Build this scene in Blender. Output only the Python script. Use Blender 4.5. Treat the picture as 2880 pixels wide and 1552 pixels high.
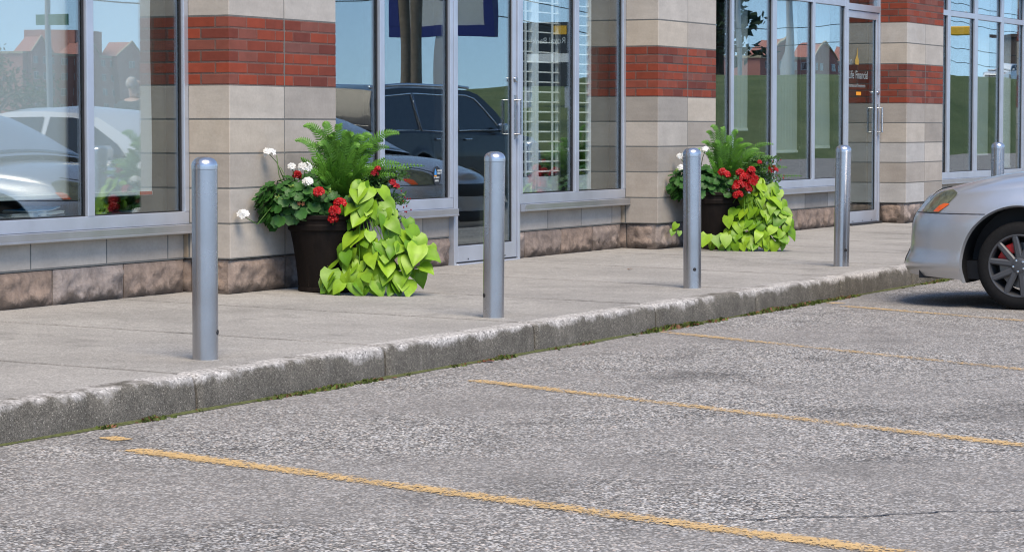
import bpy, bmesh, math, random
from mathutils import Vector, Matrix, noise
R = math.radians
for o in list(bpy.data.objects): bpy.data.objects.remove(o)
SC = bpy.context.scene; COL = SC.collection

# ------------------------------------------------------------------ camera, sky, sun, exposure
PITCH = math.atan(416/7470)
cam = bpy.data.cameras.new('camera'); cam.sensor_width = 36; cam.lens = 7470/2880*36; cam.clip_end = 4000
co = bpy.data.objects.new('camera', cam); COL.objects.link(co)
co.location = (0, 0, 1.17); co.rotation_euler = (R(90)-PITCH, 0, 0); SC.camera = co

SUN_AZ, SUN_EL = R(158), R(56)          # azimuth clockwise from +Y (north)
w = bpy.data.worlds.new('World'); SC.world = w; w.use_nodes = True
nt = w.node_tree; bg = nt.nodes['Background']
sk = nt.nodes.new('ShaderNodeTexSky'); sk.sky_type = 'NISHITA'; sk.sun_disc = False
sk.sun_elevation = SUN_EL; sk.sun_rotation = SUN_AZ; sk.air_density = 1.0; sk.dust_density = 0.1; sk.ozone_density = 2.6
tc = nt.nodes.new('ShaderNodeTexCoord'); lift = nt.nodes.new('ShaderNodeVectorMath'); lift.operation = 'ADD'; lift.inputs[1].default_value = (0, 0, .10)
nrmz = nt.nodes.new('ShaderNodeVectorMath'); nrmz.operation = 'NORMALIZE'      # hazeless horizon: the sky stays blue right down
nt.links.new(tc.outputs['Generated'], lift.inputs[0]); nt.links.new(lift.outputs[0], nrmz.inputs[0]); nt.links.new(nrmz.outputs[0], sk.inputs[0])
nt.links.new(sk.outputs[0], bg.inputs[0]); bg.inputs[1].default_value = 0.15
sl = bpy.data.lights.new('sun', 'SUN'); sl.energy = 3.2; sl.angle = R(35); sl.color = (1, .86, .69)
so = bpy.data.objects.new('sun', sl); COL.objects.link(so)
sd = Vector((math.sin(SUN_AZ)*math.cos(SUN_EL), math.cos(SUN_AZ)*math.cos(SUN_EL), math.sin(SUN_EL)))
so.rotation_euler = sd.to_track_quat('Z', 'Y').to_euler()
SC.view_settings.view_transform = 'Standard'; SC.view_settings.look = 'None'
SC.view_settings.exposure = 0.72; SC.view_settings.gamma = 1
SC.render.engine = 'CYCLES'; SC.cycles.filter_width = 1.15
SC.cycles.max_bounces = 10; SC.cycles.transparent_max_bounces = 24; SC.cycles.caustics_reflective = False; SC.cycles.caustics_refractive = False
SC.render.resolution_x = 1024; SC.render.resolution_y = 551

# ------------------------------------------------------------------ frame of the street: u along the shop front, n out of it
U = Vector((.43943701, .89827341, 0)); N = Vector((.89827341, -.43943701, 0))
ANG = math.atan2(U.y, U.x)
def W(u, n, z=0): return U*u + N*n + Vector((0, 0, z))
# local axes of everything built along the front: x = u, y = -n (into the shop), z = up

# ------------------------------------------------------------------ mesh helpers
class MB:
    def __init__(s): s.v = []; s.f = []; s.r = []; s.m = []; s.k = []; s.cur = 0.; s.mi = 0; s.ck = 0.
    def add(s, vs, fs):
        b = len(s.v); s.v += [tuple(p) for p in vs]
        for f in fs: s.f.append([i+b for i in f]); s.r.append(s.cur); s.m.append(s.mi); s.k.append(s.ck)
    def box(s, x0, x1, y0, y1, z0, z1):
        s.add([(x0,y0,z0),(x1,y0,z0),(x1,y1,z0),(x0,y1,z0),(x0,y0,z1),(x1,y0,z1),(x1,y1,z1),(x0,y1,z1)],
              [(0,3,2,1),(4,5,6,7),(0,1,5,4),(1,2,6,5),(2,3,7,6),(3,0,4,7)])
    def bev(s, x0, x1, y0, y1, z0, z1, b):      # box with all edges chamfered
        bm = bmesh.new(); bmesh.ops.create_cube(bm, size=1)
        for v in bm.verts: v.co = Vector((x0 if v.co.x < 0 else x1, y0 if v.co.y < 0 else y1, z0 if v.co.z < 0 else z1))
        bmesh.ops.bevel(bm, geom=bm.edges[:], offset=b, segments=1, affect='EDGES')
        bm.verts.index_update(); s.add([v.co for v in bm.verts], [[v.index for v in f.verts] for f in bm.faces]); bm.free()
    def lathe(s, prof, n=32, c=(0,0,0), axis='z', cap=True):
        vs = []; fs = []
        for r, h in prof:
            for i in range(n):
                a = 2*math.pi*i/n; x, y = r*math.cos(a), r*math.sin(a)
                p = (x, y, h) if axis == 'z' else ((h, x, y) if axis == 'x' else (x, h, y))
                vs.append((p[0]+c[0], p[1]+c[1], p[2]+c[2]))
        for j in range(len(prof)-1):
            for i in range(n): fs.append((j*n+i, j*n+(i+1) % n, (j+1)*n+(i+1) % n, (j+1)*n+i))
        if cap: fs.append(tuple(range(n))[::-1]); fs.append(tuple(range((len(prof)-1)*n, len(prof)*n)))
        s.add(vs, fs)
    def tube(s, pts, r, n=8):
        pts = [Vector(p) for p in pts]; rs = r if isinstance(r, (list, tuple)) else [r]*len(pts); vs = []; fs = []
        for i, p in enumerate(pts):
            d = (pts[min(i+1, len(pts)-1)]-pts[max(i-1, 0)]).normalized()
            a = d.orthogonal().normalized() if i == 0 else (a - d*a.dot(d)).normalized()
            b = d.cross(a)
            for k in range(n):
                t = 2*math.pi*k/n; vs.append(p+(a*math.cos(t)+b*math.sin(t))*rs[i])
        for j in range(len(pts)-1):
            for k in range(n): fs.append((j*n+k, j*n+(k+1) % n, (j+1)*n+(k+1) % n, (j+1)*n+k))
        fs.append(tuple(range(n))[::-1]); fs.append(tuple(range((len(pts)-1)*n, len(pts)*n)))
        s.add(vs, fs)
    def prism(s, poly, h0, h1, axis='y'):       # polygon in the other two axes, swept along axis
        n = len(poly); vs = []
        for h in (h0, h1):
            for a, b in poly: vs.append((a, h, b) if axis == 'y' else ((h, a, b) if axis == 'x' else (a, b, h)))
        s.add(vs, [tuple(range(n)), tuple(range(2*n-1, n-1, -1))]+[(i, i+n, (i+1) % n+n, (i+1) % n) for i in range(n)])
    def build(s, name, mats, parent=None, smooth=False, bevel=0, fix=True):
        me = bpy.data.meshes.new(name); me.from_pydata(s.v, [], s.f)
        if not isinstance(mats, (list, tuple)): mats = [mats]
        for m in mats: me.materials.append(m)
        at = me.attributes.new('rnd', 'FLOAT', 'FACE'); at.data.foreach_set('value', s.r)
        at = me.attributes.new('kindv', 'FLOAT', 'FACE'); at.data.foreach_set('value', s.k)
        me.polygons.foreach_set('material_index', s.m)
        if smooth: me.polygons.foreach_set('use_smooth', [True]*len(me.polygons))
        if fix:
            bm = bmesh.new(); bm.from_mesh(me); bmesh.ops.recalc_face_normals(bm, faces=bm.faces); bm.to_mesh(me); bm.free()
        o = bpy.data.objects.new(name, me); COL.objects.link(o)
        if parent: o.parent = parent
        if bevel:
            b = o.modifiers.new('b', 'BEVEL'); b.width = bevel; b.segments = 2; b.limit_method = 'ANGLE'
        if smooth == 'auto':
            bm = bmesh.new(); bm.from_mesh(me)
            for e in bm.edges: e.smooth = len(e.link_faces) == 2 and e.calc_face_angle(0) < R(35)
            bm.to_mesh(me); bm.free()
        return o
def place(o, u, n, z=0, rot=0): o.location = W(u, n, z); o.rotation_euler = (0, 0, ANG+rot); return o
def tag(o, label=None, cat=None, group=None, kind=None):
    if label: o['label'] = label
    if cat: o['category'] = cat
    if group: o['group'] = group
    if kind: o['kind'] = kind
    return o
def empty(name, label=None, cat=None, group=None, u=0, n=0, z=0, rot=0, parent=None):
    o = bpy.data.objects.new(name, None); COL.objects.link(o); o.empty_display_size = .1
    if parent: o.parent = parent
    else: place(o, u, n, z, rot)
    return tag(o, label, cat, group)
KIDS = {}
def copy_tree(o, parent=None):
    c = o.copy(); COL.objects.link(c)
    if parent: c.parent = parent
    for ch in [x for x in COL.objects if x.parent == o]: copy_tree(ch, c)
    return c

# ------------------------------------------------------------------ material helpers
class NT:
    def __init__(s, name):
        s.m = bpy.data.materials.new(name); s.m.use_nodes = True; s.t = s.m.node_tree
        s.p = s.t.nodes['Principled BSDF']; s.out = s.t.nodes['Material Output']
    def n(s, ty, **kw):
        x = s.t.nodes.new('ShaderNode'+ty)
        for k, v in kw.items():
            if k.startswith('i_'):
                k = k[2:]; x.inputs[int(k) if k.isdigit() else k].default_value = v
            else: setattr(x, k, v)
        return x
    def l(s, a, b): s.t.links.new(a, b)
    def obj(s, scale=None):
        c = s.n('TexCoord').outputs['Object']
        if scale:
            mp = s.n('Mapping'); mp.inputs['Scale'].default_value = scale; s.l(c, mp.inputs[0]); c = mp.outputs[0]
        return c
    def noise(s, vec, sc, det=4, rough=.55):
        x = s.n('TexNoise', i_Scale=sc, i_Detail=det, i_Roughness=rough); s.l(vec, x.inputs['Vector']); return x.outputs['Fac']
    def vor(s, vec, sc, feat='F1', out='Color'):
        x = s.n('TexVoronoi', feature=feat, i_Scale=sc); s.l(vec, x.inputs['Vector']); return x.outputs[out]
    def ramp(s, fac, stops, interp='LINEAR'):
        x = s.n('ValToRGB'); r = x.color_ramp; r.interpolation = interp
        while len(r.elements) < len(stops): r.elements.new(.5)
        for e, (p, c) in zip(r.elements, stops): e.position = p; e.color = (c if isinstance(c, tuple) else (c, c, c))+(1,)
        s.l(fac, x.inputs[0]); return x.outputs[0]
    def math(s, op, a, b=None, clamp=False):
        x = s.n('Math', operation=op, use_clamp=clamp)
        for i, q in enumerate((a, b)):
            if q is None: continue
            if isinstance(q, (int, float)): x.inputs[i].default_value = q
            else: s.l(q, x.inputs[i])
        return x.outputs[0]
    def mix(s, fac, a, b, mode='MIX'):
        x = s.n('Mix', data_type='RGBA', blend_type=mode)
        for i, q in ((0, fac), (6, a), (7, b)):
            if isinstance(q, (int, float)): x.inputs[i].default_value = q
            elif isinstance(q, tuple): x.inputs[i].default_value = q+(1,)
            else: s.l(q, x.inputs[i])
        return x.outputs[2]
    def attr(s, name): return s.n('Attribute', attribute_name=name).outputs['Fac']
    def sep(s, vec):
        x = s.n('SeparateXYZ'); s.l(vec, x.inputs[0]); return x.outputs
    def col(s, c):
        if isinstance(c, tuple): s.p.inputs['Base Color'].default_value = c+(1,)
        else: s.l(c, s.p.inputs['Base Color'])
    def set(s, **kw):
        for k, v in kw.items():
            k = {'rough':'Roughness','metal':'Metallic','coat':'Coat Weight','coatr':'Coat Roughness','spec':'Specular IOR Level','sss':'Subsurface Weight'}[k]
            if isinstance(v, (int, float)): s.p.inputs[k].default_value = v
            else: s.l(v, s.p.inputs[k])
    def bump(s, h, strength=.5, dist=.01):
        b = s.n('Bump', i_Strength=strength, i_Distance=dist); s.l(h, b.inputs['Height']); s.l(b.outputs[0], s.p.inputs['Normal'])

def plain(name, c, rough=.5, metal=0, var=.12, sc=20, coat=0, spec=.5):
    k = NT(name); v = k.noise(k.obj(), sc, 3)
    k.col(k.mix(1, c, k.ramp(v, [(.25, 1-var), (.75, 1+var)]), 'MULTIPLY')); k.set(rough=rough, metal=metal, coat=coat, spec=spec); return k.m

def m_asphalt():
    k = NT('asphalt'); c = k.obj()
    big = k.noise(c, .55, 4, .6); mid = k.noise(c, 2.6, 5, .65); oil = k.noise(c, .9, 3, .5)
    v1 = k.vor(c, 112); v2 = k.vor(c, 210); d1 = k.vor(c, 112, 'F1', 'Distance'); v3 = k.vor(c, 62)
    s1 = k.sep(v1); s2 = k.sep(v2); s3 = k.sep(v3)
    a = k.ramp(s1[0], [(0,.015),(.24,.05),(.45,.18),(.64,.40),(.82,.68),(1,.92)])
    b = k.ramp(s2[0], [(0,.05),(.35,.15),(.7,.34),(1,.62)])
    x = k.mix(.34, a, b)
    x = k.mix(k.ramp(s3[1], [(.88,0.),(.92,.75)]), x, k.ramp(s3[0], [(0,.06),(.5,.09),(.55,.5),(1,.66)]))       # sparse bigger stones, pale and black
    gap = k.ramp(d1, [(.35,1.),(.62,.55)]); x = k.mix(1, x, gap, 'MULTIPLY')
    tint = k.ramp(s1[1], [(0,(.95,.97,1.0)),(.5,(1,.985,.965)),(.85,(1.05,1,.91)),(1,(1.14,.94,.82))]); x = k.mix(1, x, tint, 'MULTIPLY')
    x = k.mix(1, x, k.ramp(big, [(.3,.84),(.5,1.),(.7,1.12)]), 'MULTIPLY')
    x = k.mix(1, x, k.ramp(mid, [(.28,.62),(.48,.97),(.7,1.10)]), 'MULTIPLY')
    x = k.mix(1, x, k.ramp(oil, [(.30,.62),(.42,1.)]), 'MULTIPLY')
    x = k.mix(k.ramp(big, [(.42,.42),(.60,.0)]), x, (.27,.258,.248))        # areas sealed finer
    z = k.sep(c); spots = k.vor(c, 7, 'F1', 'Distance'); x = k.mix(k.ramp(spots, [(.035,.9),(.06,0.)]), x, (.03,.028,.026))
    x = k.mix(1, x, (1.01,1.0,.98), 'MULTIPLY')
    k.col(x); k.set(rough=.92, spec=.25)
    k.bump(k.math('ADD', k.math('MULTIPLY', s1[0], .7), k.math('MULTIPLY', d1, -.6)), .55, .005); return k.m
def m_concrete():
    k = NT('sidewalk_concrete'); c = k.obj()
    n1 = k.noise(c, 1.1, 5, .6); n2 = k.noise(c, 9, 4); f = k.sep(k.vor(c, 190)); g = k.sep(k.vor(c, 95))
    x = k.ramp(f[0], [(0,.17),(.2,.28),(.6,.35),(.9,.42),(1,.56)])
    x = k.mix(.35, x, k.ramp(g[0], [(0,.14),(.12,.3),(.85,.36),(1,.6)]))
    x = k.mix(1, x, (.89,.855,.795), 'MULTIPLY')
    blot = k.noise(c, 2.3, 5, .7); x = k.mix(1, x, k.ramp(n1, [(.3,.78),(.5,.98),(.7,1.10)]), 'MULTIPLY'); x = k.mix(1, x, k.ramp(blot, [(.28,.72),(.42,1.)]), 'MULTIPLY'); x = k.mix(1, x, k.ramp(n2, [(.3,.93),(.7,1.05)]), 'MULTIPLY')
    jx = k.math('ABSOLUTE', k.math('SUBTRACT', k.math('FRACT', k.math('ADD', k.math('MULTIPLY', k.math('SUBTRACT', k.sep(c)[0], 9.26), 1/1.62), 20.5)), .5))
    jd = k.math('MULTIPLY', jx, 1.62); x = k.mix(1, x, k.ramp(k.math('ADD', jd, k.math('MULTIPLY', k.math('SUBTRACT', blot, .5), .04)), [(.008,.52),(.030,1.)]), 'MULTIPLY')   # dirt washed along the joints
    st = k.n('Mapping'); st.inputs['Scale'].default_value = (9,40,1); k.l(c, st.inputs[0])
    sp = k.vor(st.outputs[0], 1.0, 'F1', 'Distance'); x = k.mix(k.ramp(sp, [(.03,.75),(.055,0.)]), x, (.10,.09,.08))
    k.col(x); k.set(rough=.9, spec=.3); k.bump(f[0], .25, .003); return k.m
def m_kerb():
    k = NT('kerb_concrete'); c = k.obj(); s = k.sep(c)
    n1 = k.noise(c, 7, 5, .65); n2 = k.noise(c, 2.2, 3); f = k.sep(k.vor(c, 260)); g = k.sep(k.vor(c, 110))
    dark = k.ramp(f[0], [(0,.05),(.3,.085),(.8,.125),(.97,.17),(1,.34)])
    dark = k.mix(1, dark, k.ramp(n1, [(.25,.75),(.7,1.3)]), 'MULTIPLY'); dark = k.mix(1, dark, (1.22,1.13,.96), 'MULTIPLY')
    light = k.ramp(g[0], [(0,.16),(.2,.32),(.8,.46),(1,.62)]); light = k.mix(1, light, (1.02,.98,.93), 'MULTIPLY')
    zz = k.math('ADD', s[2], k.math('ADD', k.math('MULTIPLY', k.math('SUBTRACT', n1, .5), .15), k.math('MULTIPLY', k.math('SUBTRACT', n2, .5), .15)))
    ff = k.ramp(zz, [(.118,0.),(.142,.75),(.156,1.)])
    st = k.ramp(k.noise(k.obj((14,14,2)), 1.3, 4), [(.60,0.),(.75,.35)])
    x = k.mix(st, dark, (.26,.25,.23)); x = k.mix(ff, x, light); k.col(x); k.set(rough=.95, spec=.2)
    k.bump(k.math('ADD', n1, k.math('MULTIPLY', f[0], .3)), .6, .012); return k.m
def m_stone():
    k = NT('limestone_blocks'); c = k.obj(); r = k.attr('rnd'); kd = k.attr('kindv')
    n1 = k.noise(c, 3.5, 5, .6); fine = k.noise(c, 60, 3); streak = k.noise(k.obj((3,3,14)), 1.5, 4)
    x = k.ramp(r, [(0,(.30,.275,.245)),(.3,(.385,.345,.30)),(.55,(.455,.42,.375)),(.8,(.46,.405,.335)),(1,(.42,.41,.395))])
    x = k.mix(1, x, k.ramp(n1, [(.3,.88),(.7,1.08)]), 'MULTIPLY'); x = k.mix(1, x, k.ramp(streak, [(.35,.95),(.65,1.04)]), 'MULTIPLY')
    warm = k.mix(1, x, (1.02,.90,.72), 'MULTIPLY'); x = k.mix(k.math('MULTIPLY', kd, .75), x, warm)
    off = k.n('CombineXYZ'); k.l(k.math('MULTIPLY', r, 37.), off.inputs[0]); k.l(k.math('MULTIPLY', r, 11.), off.inputs[2])
    va = k.n('VectorMath', operation='ADD'); k.l(k.obj((1,5,2.2)), va.inputs[0]); k.l(off.outputs[0], va.inputs[1])
    stain = k.ramp(k.noise(va.outputs[0], 1.7, 3, .5), [(.50,0.),(.56,1.)])
    x = k.mix(k.math('MULTIPLY', stain, k.math('MULTIPLY', kd, .62)), x, (.27,.205,.135))
    x = k.mix(1, x, k.ramp(fine, [(.3,.95),(.7,1.04)]), 'MULTIPLY')
    k.col(x); k.set(rough=.85, spec=.3); k.bump(k.math('ADD', fine, k.math('MULTIPLY', n1, 2.)), .15, .004); return k.m
def m_brick():
    k = NT('red_brick'); c = k.obj(); r = k.attr('rnd'); n1 = k.noise(c, 14, 5, .6); fine = k.noise(c, 130, 3)
    x = k.ramp(r, [(0,(.14,.038,.028)),(.3,(.205,.046,.026)),(.6,(.275,.054,.027)),(.8,(.21,.066,.046)),(1,(.17,.068,.054))])
    x = k.mix(1, x, k.ramp(n1, [(.3,.85),(.7,1.1)]), 'MULTIPLY'); x = k.mix(k.ramp(fine, [(.70,0.),(.76,.6)]), x, (.05,.02,.02))
    k.col(x); k.set(rough=.85, spec=.25); k.bump(k.math('ADD', n1, k.math('MULTIPLY', fine, .5)), .3, .004); return k.m
def m_rock():
    k = NT('rock_face_stone'); c = k.obj(); r = k.attr('rnd'); n1 = k.noise(c, 7, 6, .65); n2 = k.noise(k.obj((9,9,2)), 2, 4); fine = k.noise(c, 45, 5, .7)
    s = k.sep(c)
    x = k.ramp(r, [(0,(.20,.162,.138)),(.4,(.25,.20,.17)),(.7,(.27,.20,.155)),(1,(.29,.25,.228))])
    x = k.mix(1, x, k.ramp(n1, [(.3,.72),(.7,1.2)]), 'MULTIPLY'); x = k.mix(1, x, k.ramp(n2, [(.3,.88),(.7,1.12)]), 'MULTIPLY'); x = k.mix(1, x, k.ramp(fine, [(.3,.82),(.7,1.15)]), 'MULTIPLY')
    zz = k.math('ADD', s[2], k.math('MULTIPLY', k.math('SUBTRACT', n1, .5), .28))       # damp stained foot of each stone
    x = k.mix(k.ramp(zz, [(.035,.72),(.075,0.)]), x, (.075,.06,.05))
    k.col(x); k.set(rough=.95, spec=.2); k.bump(k.math('ADD', n1, k.math('MULTIPLY', fine, .6)), .55, .02); return k.m
def m_glass(name, tint, f0=.15, wav=.06, wsc=2.0):
    k = NT(name); t = k.t; t.nodes.remove(k.p)
    tr = k.n('BsdfTransparent'); tr.inputs[0].default_value = tint+(1,)
    gl = k.n('BsdfGlossy', i_Roughness=0.0); gl.inputs[0].default_value = (.90,.97,1.0,1)
    mx = k.n('MixShader'); ge = k.n('NewGeometry'); dt = k.n('VectorMath', operation='DOT_PRODUCT'); k.l(ge.outputs['Incoming'], dt.inputs[0]); k.l(ge.outputs['Normal'], dt.inputs[1])
    c = k.math('ABSOLUTE', dt.outputs['Value']); fr = k.math('ADD', k.math('MULTIPLY', k.math('POWER', k.math('SUBTRACT', 1., c), 5.), 1-f0), f0, True)   # Schlick
    nz = k.noise(k.obj((1,1,.7)), wsc, 0); b = k.n('Bump', i_Strength=wav, i_Distance=.01); k.l(nz, b.inputs['Height']); k.l(b.outputs[0], gl.inputs['Normal'])
    k.l(fr, mx.inputs[0]); k.l(tr.outputs[0], mx.inputs[1]); k.l(gl.outputs[0], mx.inputs[2]); k.l(mx.outputs[0], k.out.inputs[0]); return k.m
def m_alu(name, c=(.56,.585,.62), rough=.38, metal=.85):
    k = NT(name); v = k.noise(k.obj((30,30,1.5)), 3, 4); w2 = k.noise(k.obj(), 5, 4)
    k.col(k.mix(1, c, k.ramp(w2, [(.3,.93),(.7,1.05)]), 'MULTIPLY')); k.set(metal=metal, rough=k.ramp(w2, [(.3,rough-.02),(.7,rough+.04)])); return k.m
def m_leaf(name, a, b, rough=.5, trans=.3, var=.14):
    k = NT(name); t = k.t; r = k.attr('rnd'); c = k.ramp(r, [(0,a),(1,b)])
    v = k.noise(k.obj(), 30, 3); c = k.mix(1, c, k.ramp(v, [(.3,1-var),(.7,1+var*.85)]), 'MULTIPLY')
    k.col(c); k.set(rough=rough, spec=.35)
    tl = k.n('BsdfTranslucent'); k.l(c, tl.inputs[0]); mx = k.n('MixShader'); mx.inputs[0].default_value = trans
    k.l(k.p.outputs[0], mx.inputs[1]); k.l(tl.outputs[0], mx.inputs[2]); k.l(mx.outputs[0], k.out.inputs[0]); return k.m
def m_line():
    k = NT('worn_yellow_paint'); c = k.obj(); s = k.sep(c); wear = k.attr('rnd')
    v = k.sep(k.vor(c, 78)); v2 = k.sep(k.vor(c, 160)); n1 = k.noise(c, 6, 4); n2 = k.noise(c, 1.1, 3)
    k.col(k.mix(1, (.60,.40,.165), k.ramp(n1, [(.3,.82),(.7,1.1)]), 'MULTIPLY')); k.set(rough=.8)
    edge = k.ramp(k.math('ABSOLUTE', s[0]), [(.03,0.),(.095,.6)])
    q = k.math('ADD', k.math('ADD', k.math('MULTIPLY', v2[1], .38), k.math('MULTIPLY', v[0], .42)), k.math('MULTIPLY', n2, .75))
    al = k.ramp(k.math('SUBTRACT', k.math('SUBTRACT', q, edge), wear), [(.57,0.),(.76,.88)])
    tr = k.n('BsdfTransparent'); mx = k.n('MixShader'); k.l(al, mx.inputs[0]); k.l(tr.outputs[0], mx.inputs[1]); k.l(k.p.outputs[0], mx.inputs[2]); k.l(mx.outputs[0], k.out.inputs[0]); return k.m
def m_paint(name, c, metal=.75, rough=.32):
    k = NT(name); fl = k.noise(k.obj(), 900, 1)
    k.col(k.mix(1, c, k.ramp(fl, [(.3,.93),(.7,1.07)]), 'MULTIPLY')); k.set(metal=metal, rough=rough, coat=.7, coatr=.06); return k.m
def m_grass():
    k = NT('grass_bank'); c = k.obj(); n1 = k.noise(c, .35, 5); n2 = k.noise(c, 8, 4)
    x = k.ramp(n1, [(.3,(.075,.11,.045)),(.7,(.135,.165,.075))]); x = k.mix(1, x, k.ramp(n2, [(.3,.7),(.7,1.25)]), 'MULTIPLY')
    k.col(x); k.set(rough=.95, spec=.1); return k.m

ASPH = m_asphalt(); CONC = m_concrete(); KERB = m_kerb(); STONE = m_stone(); BRICK = m_brick(); ROCK = m_rock()
GLASS = m_glass('window_glass', (.93,.965,.965), .19); DGLASS = m_glass('tinted_door_glass', (.80,.87,.87), .20)
ALU = m_alu('anodised_frame', (.52,.555,.62), .36, .55); STEEL = m_alu('satin_steel', (.45,.46,.485), .25, .93); GASKET = plain('black_gasket', (.012,.012,.014), .6)
MORT = plain('mortar', (.15,.15,.14), .95, sc=60); BMORT = plain('brick_mortar', (.37,.19,.155), .95, sc=60)
LINE = m_line(); GRASS = m_grass(); BLACK = plain('black_rubber', (.02,.02,.021), .75, sc=80); WHITE = plain('white_paint', (.78,.79,.78), .45, var=.03)
RNG = random.Random(5)

# ------------------------------------------------------------------ ground, lot, pavement, kerb
g = MB(); g.add([(-1500,-1500,-.03),(2500,-1500,-.03),(2500,1500,-.03),(-1500,1500,-.03)], [(0,1,2,3)])
tag(place(g.build('ground', plain('ground_soil', (.16,.155,.14), .95, sc=.3)), 0, 0), kind='structure')
g = MB(); g.add([(-30,-19,0),(160,-19,0),(160,6.1,0),(-30,6.1,0)], [(0,1,2,3)])
tag(place(g.build('parking_lot', ASPH), 0, 0), kind='structure')
def gz(n): return .152 + (-6.0-n)*(.052/2.65)          # pavement falls gently from the shop to the kerb
JU = [9.26+1.62*i for i in range(-10, 24)]
s = MB()
for a, b in zip(JU[:-1], JU[1:]):                      # slabs, sawn joints between them
    a += .011; b -= .011; n0, n1 = -6.085, -8.78; bv = .007
    vs = []
    for (x0, x1, na, nb, dz) in ((a, b, n0, n1, -.02), (a, b, n0, n1, -bv), (a+bv, b-bv, n0-bv, n1, 0)):
        vs += [(x0,-na,gz(na)+dz),(x1,-na,gz(na)+dz),(x1,-nb,gz(nb)+dz),(x0,-nb,gz(nb)+dz)]
    s.add(vs, [(8,9,10,11)]+[(i+j*4,(i+1) % 4+j*4,(i+1) % 4+j*4+4,i+j*4+4) for j in (0,1) for i in range(4)])
s.mi = 1; s.add([(-8,6.05,.12),(46,6.05,.12),(46,8.9,.18),(-8,8.9,.18)], [(0,1,2,3)])
tag(place(s.build('sidewalk', [CONC, plain('joint_dirt', (.07,.065,.05), .95, sc=40)]), 0, 0), kind='structure')
kb = MB()
prof = [(.0,-.05),(.0,.03),(.001,.065),(.003,.095),(.005,.118),(.008,.134),(.014,.145),(.026,.1505),(.050,.152),(.085,.1525),(.118,.1535)]
for a, b in zip(JU[:-1], JU[1:]):
    vis = 5 < a < 20; nn = 70 if vis else 6; P = []
    for i in range(nn+1):
        u = a+.008+(b-a-.016)*i/nn; e = min(u-a, b-u); rowp = []
        for j, (d, z) in enumerate(prof):
            q = noise.noise(Vector((u*5, j*.22, 3.1)))*.003 + noise.noise(Vector((u*31, j*.6, 7.7)))*.0028
            top = max(0, 1-abs(j-5.5)/3.5); chip = max(0, noise.noise(Vector((u*4.3, 1.7, .3)))-.22)*.035*top + top*max(0, noise.noise(Vector((u*21, 9.2, .3)))-.1)*.012
            endr = max(0, .020-e)*.9
            rowp.append((u, 5.972+d+q*(.4+top)+chip+endr, z+q*.5*top-chip*.55-endr*(.6 if j > 3 else 0)+max(0, (j-8))*0))
        P += rowp
    m = len(prof)
    kb.add(P, [(i*m+j, (i+1)*m+j, (i+1)*m+j+1, i*m+j+1) for i in range(nn) for j in range(m-1)]+[tuple(range(m)), tuple(range(nn*m, nn*m+m))[::-1]])
kb.mi = 1; kb.box(-6.9, 46, 6.035, 6.08, -.05, .12)
tag(place(kb.build('kerb', [KERB, GASKET], smooth='auto'), 0, 0), kind='structure')
def line(p, q, wd, wear=0.):
    p = Vector((p[0], p[1])); q = Vector((q[0], q[1])); d = q-p; L = d.length
    m = MB(); m.cur = wear; nseg = 30; vs = []
    for i in range(nseg+1):
        for s_ in (-1, 1): vs.append((s_*wd/2*(1+.15*noise.noise(Vector((i*.9, s_*4, p.x)))), -L*i/nseg, .004))
    m.add(vs, [(i*2, i*2+1, i*2+3, i*2+2) for i in range(nseg)])
    o = m.build('parking_line', LINE); o.location = W(p.x, p.y); dw = (U*d.x+N*d.y).normalized()
    o.rotation_euler = (0, 0, math.atan2(-dw.y, -dw.x)-math.pi/2); tag(o, kind='structure')
def ext(p, q, k): return (p[0]+(q[0]-p[0])*k, p[1]+(q[1]-p[1])*k)
for p, q, k, wd, wr_ in (((8.034,-5.473),(7.006,-2.267),1.6,.165,.0),((10.953,-5.561),(9.58,-2.585),1.7,.165,.10),((13.992,-5.827),(12.613,-3.408),2.1,.15,.17),((16.60,-5.70),(15.81,-4.275),3.2,.13,.15),((8.32,-5.78),(8.26,-5.66),1,.09,0.),((14.06,-5.9),(14.03,-5.86),1,.1,.1),((16.9,-5.9),(16.83,-5.8),1,.12,.1)):
    line(p, ext(p, q, k), wd, wr_)
# crack in the asphalt
m = MB(); pts = []
for i in range(40):
    t = i/39; pts.append((8.4-1.05*t+.05*noise.noise(Vector((i*.35, 2, 1))), -(-1.6-1.3*t+.06*noise.noise(Vector((i*.3, 7, 1)))), .003))
for i in range(39):
    a, b = Vector(pts[i]), Vector(pts[i+1]); wd = .004+.004*abs(noise.noise(Vector((i*.8, 1, 1)))); d = (b-a).normalized().cross(Vector((0,0,1)))*wd
    m.add([a-d, a+d, b+d, b-d], [(0,1,2,3)])
tag(place(m.build('asphalt_crack', GASKET), 0, 0), kind='structure')

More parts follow.
